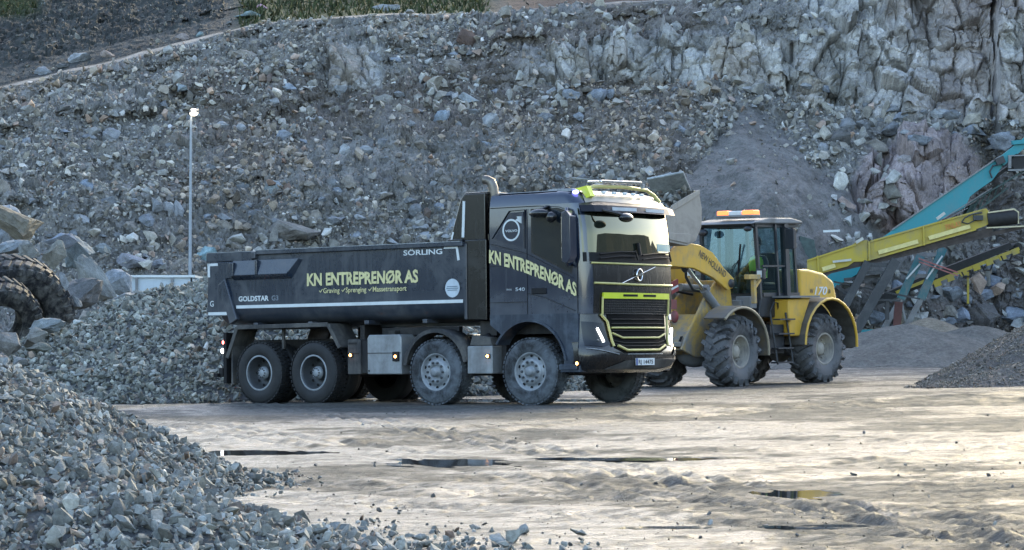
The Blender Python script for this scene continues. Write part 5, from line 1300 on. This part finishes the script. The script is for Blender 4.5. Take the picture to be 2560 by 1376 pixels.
# ================================================================== CONVEYORS
M_TEAL = mat_paint('teal_paint', (0.018, 0.24, 0.28), rough=0.5, dirt=(0.14, 0.22, 0.24), dirt_amt=0.35, scale=.8)
M_TEALD = mat_paint('old_teal_paint', (0.03, 0.16, 0.18), rough=0.55, dirt=(0.20, 0.21, 0.21), dirt_amt=0.55, scale=2)
M_CY = mat_paint('conveyor_yellow', (0.44, 0.33, 0.03), rough=0.5, dirt=(0.26, 0.23, 0.16), dirt_amt=0.4, scale=1.2)
M_CYL = mat_plain('pale_yellow_panel', (.66, .56, .22), .5)
M_BELT = mat_plain('belt_rubber', (.018, .017, .017), .7, var=.3)
M_UNDER = mat_plain('caked_underside', (.065, .052, .045), .85, var=.3)
M_GREYM = mat_paint('grey_leg', (0.22, 0.23, 0.235), rough=0.55, dirt=(0.14, 0.13, 0.125), dirt_amt=0.5)
M_PINK = mat_plain('faded_red_rod', (.42, .15, .14), .5)
def pplate(m, pts, Y, th=.05, mi=0):
    """steel plate standing at distance Y, thickness th going back"""
    q = [B(px, py, Y) for px, py in pts]; m.prism([(p.x, p.z) for p in q], Y, Y + th, 'y', mi)
def pbeam(m, a, b_, w=.12, h=.12, mi=0): m.beam(B(*a), B(*b_), w * .85, h * .85, mi, up=(0, 1, 0))

# teal stacker
YT, DT = 88.0, 1.1
root = empty('conveyor', B(2130, 840, YT)); root.location.z = 0.15
tag(root, 'teal stacker conveyor climbing steeply to the upper right', 'conveyor')
def fin(o, rt):
    o.parent = rt; o.matrix_parent_inverse = Matrix.Translation(rt.location).inverted(); return o
plate = [(2060, 697), (2230, 577), (2324, 510), (2500, 393), (2512, 405), (2497, 430), (2480, 452), (2440, 480), (2425, 492), (2413, 518), (2388, 532), (2350, 550), (2152, 680), (2070, 730)]
for k in (0, 1):
    m = MB(); pplate(m, plate, YT + k * DT); fin(m.build('side_plate', M_TEAL, None), root)
m = MB(); pbeam(m, (2230, 575, YT - .03), (2500, 391, YT - .03), .05, .06); pbeam(m, (2240, 622, YT - .03), (2480, 470, YT - .03), .03, .03); pbeam(m, (2290, 590, YT - .02), (2420, 520, YT - .02), .02, .02); fin(m.build('plate_flange', M_GREYM, None), root)
m = MB(); pbeam(m, (2120, 700, YT + .65), (2545, 400, YT + .65), .12, 1.1); fin(m.build('belt', M_BELT, None), root)
m = MB(); pplate(m, [(2494, 397), (2560, 345), (2610, 306), (2610, 332), (2560, 372), (2510, 414)], YT - .1, .1); pplate(m, [(2530, 352), (2600, 346), (2600, 356), (2532, 362)], YT - .2, .2); fin(m.build('head_frame', M_TEAL, None), root)
m = MB(); c = B(2545, 405, YT); m.tube([(c.x, YT - .1, c.z), (c.x, YT + 1.4, c.z)], .26, 20); fin(m.build('head_drum', M_BELT, None), root)
m = MB(); c = B(2524, 405, YT - .12); m.box(c, (.10, .1, .42)); pbeam(m, (2520, 390, YT - .15), (2600, 388, YT - .15), .05, .05); pbeam(m, (2520, 426, YT - .15), (2600, 424, YT - .15), .07, .05); fin(m.build('drum_guard', M_GREYM, None), root)
m = MB(); c = B(2500, 402, YT - .15); m.box(c, (.28, .2, .22), rot=(0, -.4, 0)); m.tube([B(2480, 445, YT - .1), B(2474, 430, YT - .12), B(2482, 415, YT - .15), B(2496, 412, YT - .15)], .03, 6); fin(m.build('drive_motor', M_LDARK, None), root)
m = MB()   # inspection frame under the belt
for i_ in range(6):
    f_ = i_ / 5; pbeam(m, (2428 + 84 * f_, 512 - 62 * f_, YT - .05 + .2), (2408 + 96 * f_, 555 - 76 * f_, YT + .25), .05, .06)
pbeam(m, (2400, 560, YT + .2), (2520, 470, YT + .2), .06, .08); pbeam(m, (2425, 508, YT), (2560, 428, YT), .05, .06); pplate(m, [(2425, 515), (2450, 500), (2425, 545), (2400, 560)], YT + .3, .8)
fin(m.build('underframe', mat_plain('dark_green_frame', (.03, .06, .055), .6, var=.3), None), root)
for (a, b_, c_) in (((2302, 640), (2252, 748), (2205, 830)), ((2358, 620), (2302, 748), (2258, 832))):
    m = MB(); pbeam(m, (a[0], a[1], YT - .3), (b_[0], b_[1], YT - .3), .30, .24); fin(m.build('leg', M_TEALD, None), root)
    m = MB(); pbeam(m, (b_[0], b_[1], YT - .3), (c_[0], c_[1], YT - .3), .20, .18); fin(m.build('lower_leg', M_GREYM, None), root)
    m = MB(); pbeam(m, (a[0] - 2, a[1] + 20, YT - .44), (b_[0] + 14, b_[1] - 50, YT - .44), .06, .02); fin(m.build('leg_stripe', M_WHITE, None), root)
m = MB(); pbeam(m, (2292, 637, YT - .3), (2350, 637, YT - .3), .15, .22); fin(m.build('cross_bar', M_GREYM, None), root)
m = MB(); pbeam(m, (2284, 690, YT - .3), (2344, 690, YT - .3), .14, .18); fin(m.build('cross_bar', M_GREYM, None), root)
m = MB(); pbeam(m, (2270, 832, YT - .3), (2255, 760, YT - .3), .08, .08); pbeam(m, (2296, 770, YT - .3), (2310, 830, YT - .3), .06, .06); fin(m.build('diagonal_brace', M_GREYM, None), root)
m = MB(); pbeam(m, (2297, 647, YT - .5), (2395, 682, YT - .5), .05, .05); pbeam(m, (2297, 655, YT - .5), (2395, 690, YT - .5), .04, .04); fin(m.build('tie_rod', M_PINK, None), root)
m = MB(); pplate(m, [(2140, 855), (2150, 825), (2240, 822), (2190, 850)], YT - .5, 1.0); fin(m.build('base_skid', M_TEAL, None), root)
m = MB(); pbeam(m, (2085, 738, YT), (2085, 850, YT), .2, .2); pbeam(m, (2085, 850, YT - .2), (2250, 846, YT - .2), .25, .3); fin(m.build('base_frame', M_LDARK, None), root)

# yellow conveyor
YC, DC = 84.0, 1.0
root = empty('conveyor', B(2140, 840, YC)); root.location.z = .15
tag(root, 'long yellow conveyor sloping gently up in front of the teal one', 'conveyor')
top = [(2018, 652), (2080, 632), (2125, 617), (2140, 606), (2168, 600), (2176, 607), (2205, 596), (2300, 570), (2380, 548), (2440, 527), (2466, 521), (2476, 536), (2474, 558), (2462, 566)]
bot = [(2440, 573), (2330, 606), (2176, 651), (2165, 655), (2135, 652), (2120, 664), (2060, 680), (2020, 690)]
for k in (0, 1):
    m = MB(); pplate(m, [q for q in top[:5]] + [(2168, 654), (2135, 655), (2120, 666), (2060, 682), (2018, 690)], YC + k * DC, .06); pplate(m, [(2169, 601)] + top[5:] + [(2440, 573), (2330, 606), (2176, 651), (2169, 653)], YC + k * DC, .06); fin(m.build('side_plate', M_CY, None), root)
m = MB()
for (a, b_) in (((2018, 652), (2140, 612)), ((2176, 604), (2460, 524)), ((2176, 649), (2440, 574))): pbeam(m, (a[0], a[1], YC - .03), (b_[0], b_[1], YC - .03), .06, .05)
for (px, py) in ((2172, 628), (2308, 590), (2044, 664)): pbeam(m, (px, py - 24, YC - .03), (px + 2, py + 24, YC - .03), .06, .14)
pbeam(m, (2210, 622, YC - .02), (2262, 606, YC - .02), .02, .04, ); fin(m.build('plate_flange', M_CY, None), root)
for (a, b_, hh_) in (((2056, 674), (2088, 664), .15), ((2196, 632), (2295, 604), .15), ((2322, 596), (2425, 566), .15)): m = MB(); pbeam(m, (a[0], a[1], YC - .05), (b_[0], b_[1], YC - .05), hh_, .05); fin(m.build('light_panel', M_CYL, None), root)
m = MB(); pbeam(m, (2030, 690, YC + .5), (2556, 568, YC + .5), .14, 1.0); pbeam(m, (2030, 685, YC + .1), (2480, 575, YC + .1), .16, .1); fin(m.build('underframe', M_UNDER, None), root)
m = MB(); pbeam(m, (2020, 655, YC + .62), (2540, 532, YC + .62), .06, .9); fin(m.build('belt', M_BELT, None), root)
m = MB(); c = B(2508, 547, YC); m.tube([(c.x - .48, YC + .1, c.z - .04), (c.x + .42, YC + .1, c.z + .06)], .23, 20); fin(m.build('head_drum', M_BELT, None), root)
m = MB(); pbeam(m, (2470, 532, YC - .02), (2535, 523, YC - .02), .05, .06); pbeam(m, (2535, 523, YC - .02), (2547, 532, YC - .02), .05, .06); pbeam(m, (2546, 530, YC - .02), (2546, 560, YC - .02), .04, .05); pbeam(m, (2466, 570, YC - .02), (2560, 566, YC - .02), .05, .05); fin(m.build('head_rail', mat_plain('pale_cream', (.55, .48, .30), .5), None), root)
m = MB(); m.tube([B(2404, 556, YC - .1), B(2412, 545, YC - .12), B(2430, 536, YC - .12), B(2455, 532, YC - .1)], .025, 6); m.tube([B(2404, 556, YC - .1), B(2420, 560, YC - .1), B(2440, 550, YC - .1)], .02, 6); m.box(B(2445, 545, YC - .1), (.3, .12, .15)); fin(m.build('hose', M_LDARK, None), root)
text_o = text_mesh('lettering', 'FINLAY', .16, mat_plain('orange_letters', (.55, .20, .04), .5), root, Matrix(), bold=.02, width=.50)
for v in text_o.data.vertices: v.co = (Matrix.Translation(B(2366, 575, YC - .07)) @ Matrix.Rotation(R(15), 4, 'Y').inverted() @ Matrix.Rotation(R(90), 4, 'X')) @ v.co
fin(text_o, root)
m = MB(); pbeam(m, (2082, 655, YC - .15), (2128, 650, YC - .15), .08, .06); pbeam(m, (2140, 607, YC - .1), (2158, 596, YC - .1), .1, .1); pbeam(m, (2342, 548, YC - .1), (2362, 533, YC - .1), .1, .1); fin(m.build('belt_roller', mat_plain('roller_pale', (.45, .45, .40), .4), None), root)
for (a, b_, ww) in (((2170, 655), (2095, 800), .28), ((2240, 650), (2130, 845), .34)):
    m = MB(); pbeam(m, (a[0], a[1], YC - .1), (b_[0], b_[1], YC - .1), ww, .24); fin(m.build('support_leg', M_LDARK, None), root)
m = MB(); pbeam(m, (2170, 662, YC), (2236, 664, YC), .14, .2); pbeam(m, (2163, 682, YC), (2228, 682, YC), .10, .2); pbeam(m, (2090, 715, YC + .6), (2130, 745, YC + .6), .12, .12); pbeam(m, (2085, 705, YC + .5), (2300, 748, YC + .5), .06, .1); pbeam(m, (2190, 750, YC + .3), (2250, 752, YC + .3), .08, .3); pbeam(m, (2218, 752, YC + .3), (2218, 800, YC + .3), .14, .14); pbeam(m, (2110, 700, YC + .3), (2200, 690, YC + .3), .12, .1)
fin(m.build('support_frame', M_LDARK, None), root)
m = MB(); pbeam(m, (2247, 755, YC + 2), (2240, 840, YC + 2), .28, .2); fin(m.build('red_prop', mat_plain('old_red', (.11, .04, .035), .6), None), root)
m = MB(); pbeam(m, (2142, 850, YC - .3), (2105, 905, YC - .3), .12, .12); fin(m.build('front_prop', M_GREYM, None), root)

# low black and yellow conveyor behind
YL = 91.0
root = empty('conveyor', B(2300, 820, YL)); root.location.z = .2
tag(root, 'low conveyor with black belt and yellow frame, under the teal one', 'conveyor')
m = MB(); pplate(m, [(2185, 745), (2330, 682), (2525, 607), (2530, 616), (2548, 613), (2335, 706), (2190, 765)], YL, .9); fin(m.build('belt', M_BELT, None), root)
m = MB(); pbeam(m, (2240, 732, YL - .05), (2320, 700, YL - .05), .12, .1); pbeam(m, (2322, 711, YL - .05), (2548, 622, YL - .05), .13, .1)
for i_ in range(7): f_ = i_ / 6; pbeam(m, (2335 + 195 * f_, 712 - 80 * f_, YL - .08), (2352 + 195 * f_, 706 - 80 * f_, YL - .08), .24, .08)
pbeam(m, (2250, 735, YL), (2250, 830, YL), .1, .1); pbeam(m, (2420, 680, YL), (2420, 760, YL), .08, .08); fin(m.build('frame', M_CY, None), root)
for (px, py) in ((2420, 680), (2470, 664), (2518, 640)):
    m = MB(); m.tube([B(px - 16, py, YL - .1), B(px - 10, py + 12, YL - .1), B(px + 6, py + 12, YL - .1), B(px + 12, py - 4, YL - .1)], .03, 6); fin(m.build('cable_loop', M_BELT, None), root)
m = MB(); c = B(2545, 618, YL); m.tube([(c.x, YL, c.z), (c.x, YL + .9, c.z)], .15, 12); fin(m.build('head_drum', M_BELT, None), root)

# pale rail on a dark stand beyond the loader cab
root = empty('work_stand', B(2060, 640, 79.5)); tag(root, 'dark green machine top with a pale rail just right of the loader cab', 'machine part')
m = MB(); pplate(m, [(1995, 690), (2000, 590), (2035, 600), (2042, 640), (2020, 650), (2060, 655), (2060, 690)], 93, 1.0); pbeam(m, (2010, 690, 93.4), (2010, 850, 93.4), .4, .4); fin(m.build('machine_housing', mat_plain('dull_green', (.055, .085, .08), .6, var=.3), None), root)
m = MB(); pbeam(m, (2058, 579, 80), (2100, 577, 80), .07, .07); fin(m.build('rail', M_WHITE, None), root)

# ================================================================== LAMP POST, SKIP, TYRES
lp = empty('street_lamp', (0, 0, 0)); b0 = B(474, 834, 93); lp.location = (b0.x, 93, -.1); tag(lp, 'tall pale lamp post with a lit lamp in front of the rubble slope', 'street lamp')
tp = B(478, 292, 93).z + .1
m = MB(); m.tube([(0, 0, 0), (.02, 0, tp * .5), (.05, 0, tp)], [.07, .055, .04], 12); m.lathe([(.11, 0), (.11, .9), (.085, 1.0)], 12, axis='z'); m.build('pole', mat_plain('galvanised', (.30, .34, .38), .5, .2, var=.1), lp)
m = MB(); m.tube([(.05, 0, tp - .02), (.06, -.05, tp + .12), (.16, -.10, tp + .16)], .035, 8); m.box((.17, -.14, tp + .19), (.28, .34, .10), rot=(.25, 0, 0)); hd_ = m.build('lamp_head', M_LGREY, lp, bevel=.02)
m = MB(); m.sphere((.17, -.22, tp + .13), .14, 10, sq=(1, .7, .85)); m.build('lamp_glass', mat_emit('lit_lamp', (1.0, .86, .66), 6.0), hd_)

sk = empty('skip_container', (B(378, 834, 80).x, 80.5, 0)); tag(sk, 'pale blue white open steel skip standing behind the crushed stone heap', 'skip')
m = MB(); w2, hz = 1.15, 2.80
m.prism([(-w2, 0), (w2, 0), (w2 + .08, hz), (-w2 - .08, hz)], -.5, -.44, 'y'); m.prism([(-w2, 0), (w2, 0), (w2 + .08, hz), (-w2 - .08, hz)], 3.5, 3.56, 'y')
m.box((-w2 - .03, 1.5, hz / 2), (.05, 4.0, hz)); m.box((w2 + .03, 1.5, hz / 2), (.05, 4.0, hz)); m.build('shell', mat_paint('pale_skip_paint', (.48, .55, .60), rough=.5, dirt=(.30, .32, .33), dirt_amt=.3), sk)
m = MB(); m.box((0, -.52, hz + .03), (2 * w2 + .3, .12, .07)); m.box((-w2 - .07, 1.5, hz + .03), (.1, 4.1, .07)); m.box((w2 + .07, 1.5, hz + .03), (.1, 4.1, .07)); m.build('rim', M_WHITE, sk)
for x in (-.42, .62):
    m = MB(); m.box((x, -.55, hz / 2), (.07, .08, hz)); m.build('rib', M_GREYM, sk)

def big_tyre(name, label, px, py, Y, r, wd, rot, lug=36):
    o_ = B(px, py, Y); rt = empty(name, o_, rot); tag(rt, label, 'tyre', 'worn out tyres at the left edge')
    m = MB(); rim = r * .55
    m.lathe([(rim, -wd * .36), (rim + .05, -wd * .48), (r * .86, -wd * .5), (r * .95, -wd * .42), (r * .96, 0), (r * .95, wd * .42), (r * .86, wd * .5), (rim + .05, wd * .48), (rim, wd * .36), (rim + .03, wd * .2), (r * .86, wd * .36), (r * .86, -wd * .36), (rim + .03, -wd * .2), (rim, -wd * .36)], 64); body = m.build('carcass', M_RUBT, rt)
    m = MB()
    for i in range(lug):
        a = 2 * math.pi * i / lug
        for k in (-1, 1):
            aa = a + (math.pi / lug if k > 0 else 0); M = Matrix.Rotation(aa, 4, 'Y') @ Matrix.Translation((r * .965, k * wd * .25, 0)) @ Matrix.Rotation(k * .5, 4, 'X'); m.box((0, 0, 0), (.07, wd * .42, r * .10), M=M)
            M = Matrix.Rotation(aa, 4, 'Y') @ Matrix.Translation((r * .88, k * wd * .50, 0)); m.box((0, 0, 0), (.16, .05, r * .10), M=M)
    m.build('tread', M_RUBT, rt, bevel=.012); return rt
M_RUBT = mat_paint('old_dusty_rubber', (0.016, 0.017, 0.02), rough=0.7, dirt=(0.20, 0.195, 0.18), dirt_amt=0.5, scale=4, spec=.35)
big_tyre('old_tyre', 'huge worn tyre with dusty tread arching among the boulders', 20, 800, 56.5, 1.36, .75, (R(22), R(0), R(28)))
big_tyre('old_tyre', 'darker smaller tyre lying inside the arch of the huge one', -18, 812, 55.3, 1.0, .6, (R(30), R(10), R(38)), 30)

# ================================================================== BOULDERS
def boulder_mesh(seed, n=18, flat=.75, rough=.10):
    r = random.Random(seed); bm = bmesh.new()
    for _ in range(n):
        v = Vector((r.gauss(0, 1), r.gauss(0, 1), r.gauss(0, 1))).normalized() * r.uniform(.82, 1.05); bm.verts.new((v.x, v.y * .85, v.z * flat))
    bmesh.ops.convex_hull(bm, input=bm.verts[:])
    for v in [v for v in bm.verts if not v.link_faces]: bm.verts.remove(v)
    bmesh.ops.triangulate(bm, faces=bm.faces[:])
    bmesh.ops.subdivide_edges(bm, edges=bm.edges[:], cuts=4, use_grid_fill=True)
    P = np.array([v.co[:] for v in bm.verts])
    nz = (fbm(P[:, 0] * 1.7 + P[:, 2] * 1.1 + seed, P[:, 1] * 1.7 - P[:, 2] * .9, seed, 4) - .5) * rough * 3 + facet(P[:, 0] + P[:, 2] * .6, P[:, 1] + P[:, 2] * .8, .45, seed + 5, 1.2) * rough * 1.6
    for v, d in zip(bm.verts, nz): v.co += v.co.normalized() * float(d)
    bmesh.ops.triangulate(bm, faces=bm.faces[:])
    me = bpy.data.meshes.new('boulder'); bm.to_mesh(me); bm.free(); me.materials.append(M_BOULDER); return me
BM = [boulder_mesh(500 + i, 12 + i % 8, .6 + .05 * (i % 8)) for i in range(14)]
GREY, PALE, WARM, BROWN, PINK, TEALR, DARK = (.21, .225, .24), (.32, .34, .36), (.28, .26, .23), (.17, .15, .12), (.55, .34, .42), (.26, .34, .36), (.12, .12, .12)
def wall_at(px, py):
    d = (WU - px) ** 2 + (WP - py) ** 2; k = np.argmin(d + (d < 25) * 0 + WY * .001); return Vector(wco.reshape(-1, 3)[k])
def put(px, py, wpx, hpx, col, label, Y=None, seed=0, tilt=0, group=None, name='boulder'):
    r = random.Random(seed * 31 + int(px) * 7 + int(py)); p = B(px, py, Y) if Y else wall_at(px, py)
    s = p.y / FPX; o = bpy.data.objects.new(name, BM[r.randrange(len(BM))]); COL.objects.link(o)
    o.location = (p.x, p.y - wpx * s * .12, p.z); o.scale = (wpx * s * .53, wpx * s * r.uniform(.38, .5), hpx * s * .66)
    o.rotation_euler = (r.uniform(-.2, .2), R(tilt) + r.uniform(-.08, .08), r.uniform(-.4, .4) + (math.pi if r.random() < .5 else 0)); k_ = r.uniform(.85, 1.05); o.color = (*[c * k_ * .92 for c in col], 1)
    tag(o, label, 'boulder', group); return o
NAMED = [
 (656, 22, 34, 22, PINK, 'small pink boulder on the turf at the very top'), (965, 24, 84, 30, PALE, 'long pale boulder lying on the turf edge at the top'),
 (628, 42, 90, 28, TEALR, 'flat blue grey slab at the left end of the turf strip'), (612, 142, 76, 30, WARM, 'long tan slab high on the slope beside stacked tan blocks'),
 (560, 108, 44, 34, WARM, 'blocky tan boulder topmost of the small stack by the slab'), (596, 104, 40, 30, WARM, 'tan boulder right in the small stack above the long tan slab'), (613, 170, 36, 32, PALE, 'rounded pale boulder just under the long tan slab'),
 (110, 180, 54, 32, GREY, 'grey boulder lowest on the left haul road edge'), (205, 150, 74, 36, PALE, 'wide pale boulder with smaller ones on the left road edge'), (268, 140, 44, 30, (.30, .25, .22), 'reddish boulder on the road edge beside a wide pale one'), (462, 98, 48, 28, (.30, .26, .24), 'pinkish boulder sitting on the road edge at its middle'), (160, 168, 44, 20, GREY, 'flat grey stone between two boulders on the left road edge'), (500, 88, 30, 18, TEALR, 'bluish stone right of the pinkish boulder on the road edge'),
 (795, 302, 60, 32, PALE, 'pale flat boulder with a straight top halfway up the slope'), (550, 316, 42, 26, PALE, 'pale tilted slab just right of the lamp head'), (960, 255, 52, 46, (.27, .27, .25), 'angular grey boulder with a dark underside on the mid slope'), (1110, 298, 52, 42, (.24, .29, .34), 'blue grey boulder right of centre on the slope'), (725, 220, 40, 22, (.27, .32, .38), 'small bluish boulder high on the slope'), (450, 222, 36, 30, (.26, .31, .34), 'pointed bluish boulder above the lamp head'),
 (1165, 100, 62, 56, (.12, .085, .07), 'brown triangular boulder high under the edge'), (1165, 245, 70, 60, (.29, .32, .33), 'big pale boulder at the left end of the ledge'), (1500, 245, 70, 40, (.24, .27, .31), 'wide bluish boulder on the ledge rubble in the middle'),
 (862, 380, 44, 42, PALE, 'square pale boulder left of a cracked pair above the tipper'), (908, 378, 54, 32, PALE, 'long pale block right of a square one above the tipper'), (682, 470, 46, 50, (.25, .29, .31), 'tall blue grey boulder above the tipper rear'),
 (215, 465, 42, 34, (.24, .29, .36), 'lone bluish boulder left of the lamp post'), (385, 520, 44, 60, GREY, 'left block of three upright rock blocks left of the lamp post'), (422, 524, 34, 50, PALE, 'middle block of three upright rock blocks left of the lamp post'), (447, 530, 36, 64, PALE, 'right block of three upright rock blocks left of the lamp post'),
 (735, 580, 150, 62, (.22, .21, .195), 'broad flat brown slab just above the tipper rail'), (585, 615, 46, 38, WARM, 'rounded tan boulder right of the post foot above the tipper corner'), (520, 640, 56, 58, (.24, .36, .40), 'pale turquoise boulder beside the tipper tail corner'), (640, 545, 60, 44, GREY, 'grey boulder above the tipper rear left of the flat slab'), (560, 545, 50, 40, GREY, 'square grey boulder right of the lamp post at mid height'),
 (250, 625, 56, 40, (.27, .30, .31), 'grey boulder left of the skip on the slope foot'), (400, 660, 60, 40, (.26, .28, .31), 'grey boulder just above the skip rim'), (330, 655, 90, 50, (.25, .26, .29), 'big grey boulder above the left part of the skip'), (455, 665, 70, 42, WARM, 'tan boulder behind the foot of the lamp post'),
 (2175, 372, 100, 44, (.31, .29, .25), 'pale cream block at the upper left shoulder of the red rock'), (2260, 400, 40, 32, (.33, .31, .31), 'small pale block on top of the red rock'), (2300, 350, 70, 40, (.24, .27, .31), 'blue grey boulder above the red rock'), (2420, 330, 90, 60, (.25, .28, .32), 'large blue grey boulder right above the red rock'), (2500, 350, 70, 60, (.26, .29, .33), 'blue grey boulder behind the teal conveyor head'), (2250, 300, 60, 40, (.27, .30, .34), 'pale boulder on the foot of the right face'), (2150, 320, 60, 40, GREY, 'grey boulder left on the foot of the right face'), (2100, 345, 70, 44, DARK, 'dark boulder low at the foot of the right face'), (2350, 285, 60, 34, PALE, 'light block high on the rubble below the right face'),
 (2480, 705, 80, 62, (.27, .31, .38), 'large pale blue boulder right under the low conveyor end'), (2460, 740, 56, 44, (.27, .30, .35), 'boulder tucked below the large pale blue one'), (2370, 735, 86, 46, (.24, .26, .28), 'long grey boulder under the low conveyor middle'), (2530, 790, 100, 64, (.26, .30, .36), 'big slanted blue grey slab at the right edge'), (2450, 790, 90, 80, (.15, .14, .135), 'dark brown boulder left of the slanted slab'), (2400, 790, 56, 40, (.25, .28, .33), 'small blue boulder left of the dark brown one'), (2368, 805, 44, 34, (.25, .28, .33), 'pale boulder at the foot left of the small blue one'), (2245, 720, 46, 50, (.24, .27, .32), 'pale boulder seen between the conveyor legs'), (2550, 740, 50, 50, (.28, .30, .33), 'pale boulder cut by the right edge'), (2190, 790, 60, 44, (.22, .25, .29), 'grey boulder low behind the conveyor legs'), (2330, 830, 60, 26, GREY, 'low grey stone just behind the sand mound')]
for i, q in enumerate(NAMED): put(*q[:5], q[5], seed=i)
NEAR = [  # boulders dumped at the left, nearer than the slope
 (60, 575, 190, 110, (.17, .155, .12), 'huge olive brown slab at the left edge', 60, 28), (20, 535, 90, 50, PALE, 'pale slab on top of the huge olive brown one', 61, 25), (30, 620, 110, 50, (.24, .27, .29), 'flat grey slab lying just above the huge tyre', 58.5, 12),
 (75, 625, 60, 50, (.30, .31, .30), 'pale wedge boulder touching the top of the tyre arch', 58.2, 30), (135, 640, 60, 90, (.26, .26, .23), 'upright pale slab right above the tyre tread', 59.5, 15), (150, 605, 90, 60, (.23, .26, .31), 'blue grey boulder behind the upright slab', 63, 5), (200, 630, 80, 100, (.20, .24, .26), 'greenish boulder right of the upright slab', 64, 25), (235, 700, 70, 150, (.24, .25, .24), 'tall leaning slab nearest the skip', 61, 32), (195, 740, 150, 110, (.155, .16, .165), 'big dark smooth block under the leaning slab', 60, 30), (95, 720, 60, 90, (.30, .25, .20), 'brownish broken block inside the tyre arch', 56.8, -10), (160, 700, 26, 44, PALE, 'small white flake stuck beside the tyre end', 55.2, 20), (300, 705, 90, 60, (.28, .31, .34), 'pale ribbed boulder left of the skip', 66, 10), (320, 745, 110, 50, (.22, .24, .25), 'grey boulder half buried at the crest left of the skip', 58.5, 5), (180, 760, 60, 40, (.20, .21, .21), 'grey stone in front of the big dark block', 57, 0),
 (122, 815, 90, 54, (.26, .29, .30), 'rounded grey boulder with dark underside below the tyre', 53.6, 12), (88, 850, 70, 60, (.25, .25, .23), 'tan grey boulder in front of the tyre', 53, -15), (100, 875, 76, 40, (.20, .21, .18), 'olive boulder lowest of the near group', 52.6, 8), (20, 860, 80, 80, (.24, .23, .21), 'warm grey boulder at the left edge under the tyre', 52.5, 10), (45, 905, 60, 40, (.27, .28, .28), 'light boulder at the left edge above the near heap', 51.5, 0), (0, 900, 60, 60, (.24, .23, .22), 'boulder cut by the left edge above the near heap', 51.8, 0)]
for i, (px, py, a, c, col_, lab, Yq, tl) in enumerate(NEAR): put(px, py, a, c, col_, lab, Yq, 900 + i, tl)
# the larger of the loose boulders on the slope, one object each
ZONES = [((-40, 460), 'angular boulder lying on the slope left of the lamp post', 'boulders on the slope left of the lamp post'), ((490, 1180), 'angular boulder lying on the slope above the tipper body', 'boulders on the slope above the tipper'), ((1180, 1640), 'angular boulder lying on the slope above the truck cab', 'boulders on the slope above the truck cab'), ((1640, 2120), 'angular boulder lying on the slope above the wheel loader', 'boulders above the wheel loader'), ((2120, 2600), 'angular boulder lying below the right quarry face', 'boulders below the right face')]
r_ = random.Random(77); cnts = [46, 84, 40, 22, 40]; taken = [(q[0], q[1]) for q in NAMED]
for (rng, lab, grp), cn in zip(ZONES, cnts):
    k = 0; tries = 0
    while k < cn and tries < 4000:
        tries += 1; px = r_.uniform(*rng)
        if rng[0] < 480: py = r_.choice([r_.uniform(250, 680), r_.uniform(480, 680)]); lim = 225 - px * .25
        elif rng[0] < 1100: py = r_.choice([r_.uniform(120, 600), r_.uniform(430, 610)]); lim = 95 if px > 640 else 220
        elif rng[0] < 1600: py = r_.choice([r_.uniform(210, 270), r_.uniform(230, 460)]); lim = 205
        elif rng[0] < 2100: py = r_.uniform(210, 560); lim = 215
        else: py = r_.choice([r_.uniform(265, 345), r_.uniform(660, 840)]); lim = 250
        if py < lim: continue
        if 1640 < px < 2180 and abs(px - 1895) < .85 * (py - 262): continue
        if any(abs(px - a) < 26 and abs(py - b_) < 22 for a, b_ in taken): continue
        taken.append((px, py)); a = r_.uniform(22, 34) if r_.random() < .72 else r_.uniform(34, 56)
        c_ = r_.choice([GREY, GREY, PALE, (.25, .28, .32), (.23, .215, .19), WARM]); put(px, py, a, a * r_.uniform(.55, .9), c_, lab, seed=k, tilt=r_.uniform(-25, 25), group=grp); k += 1
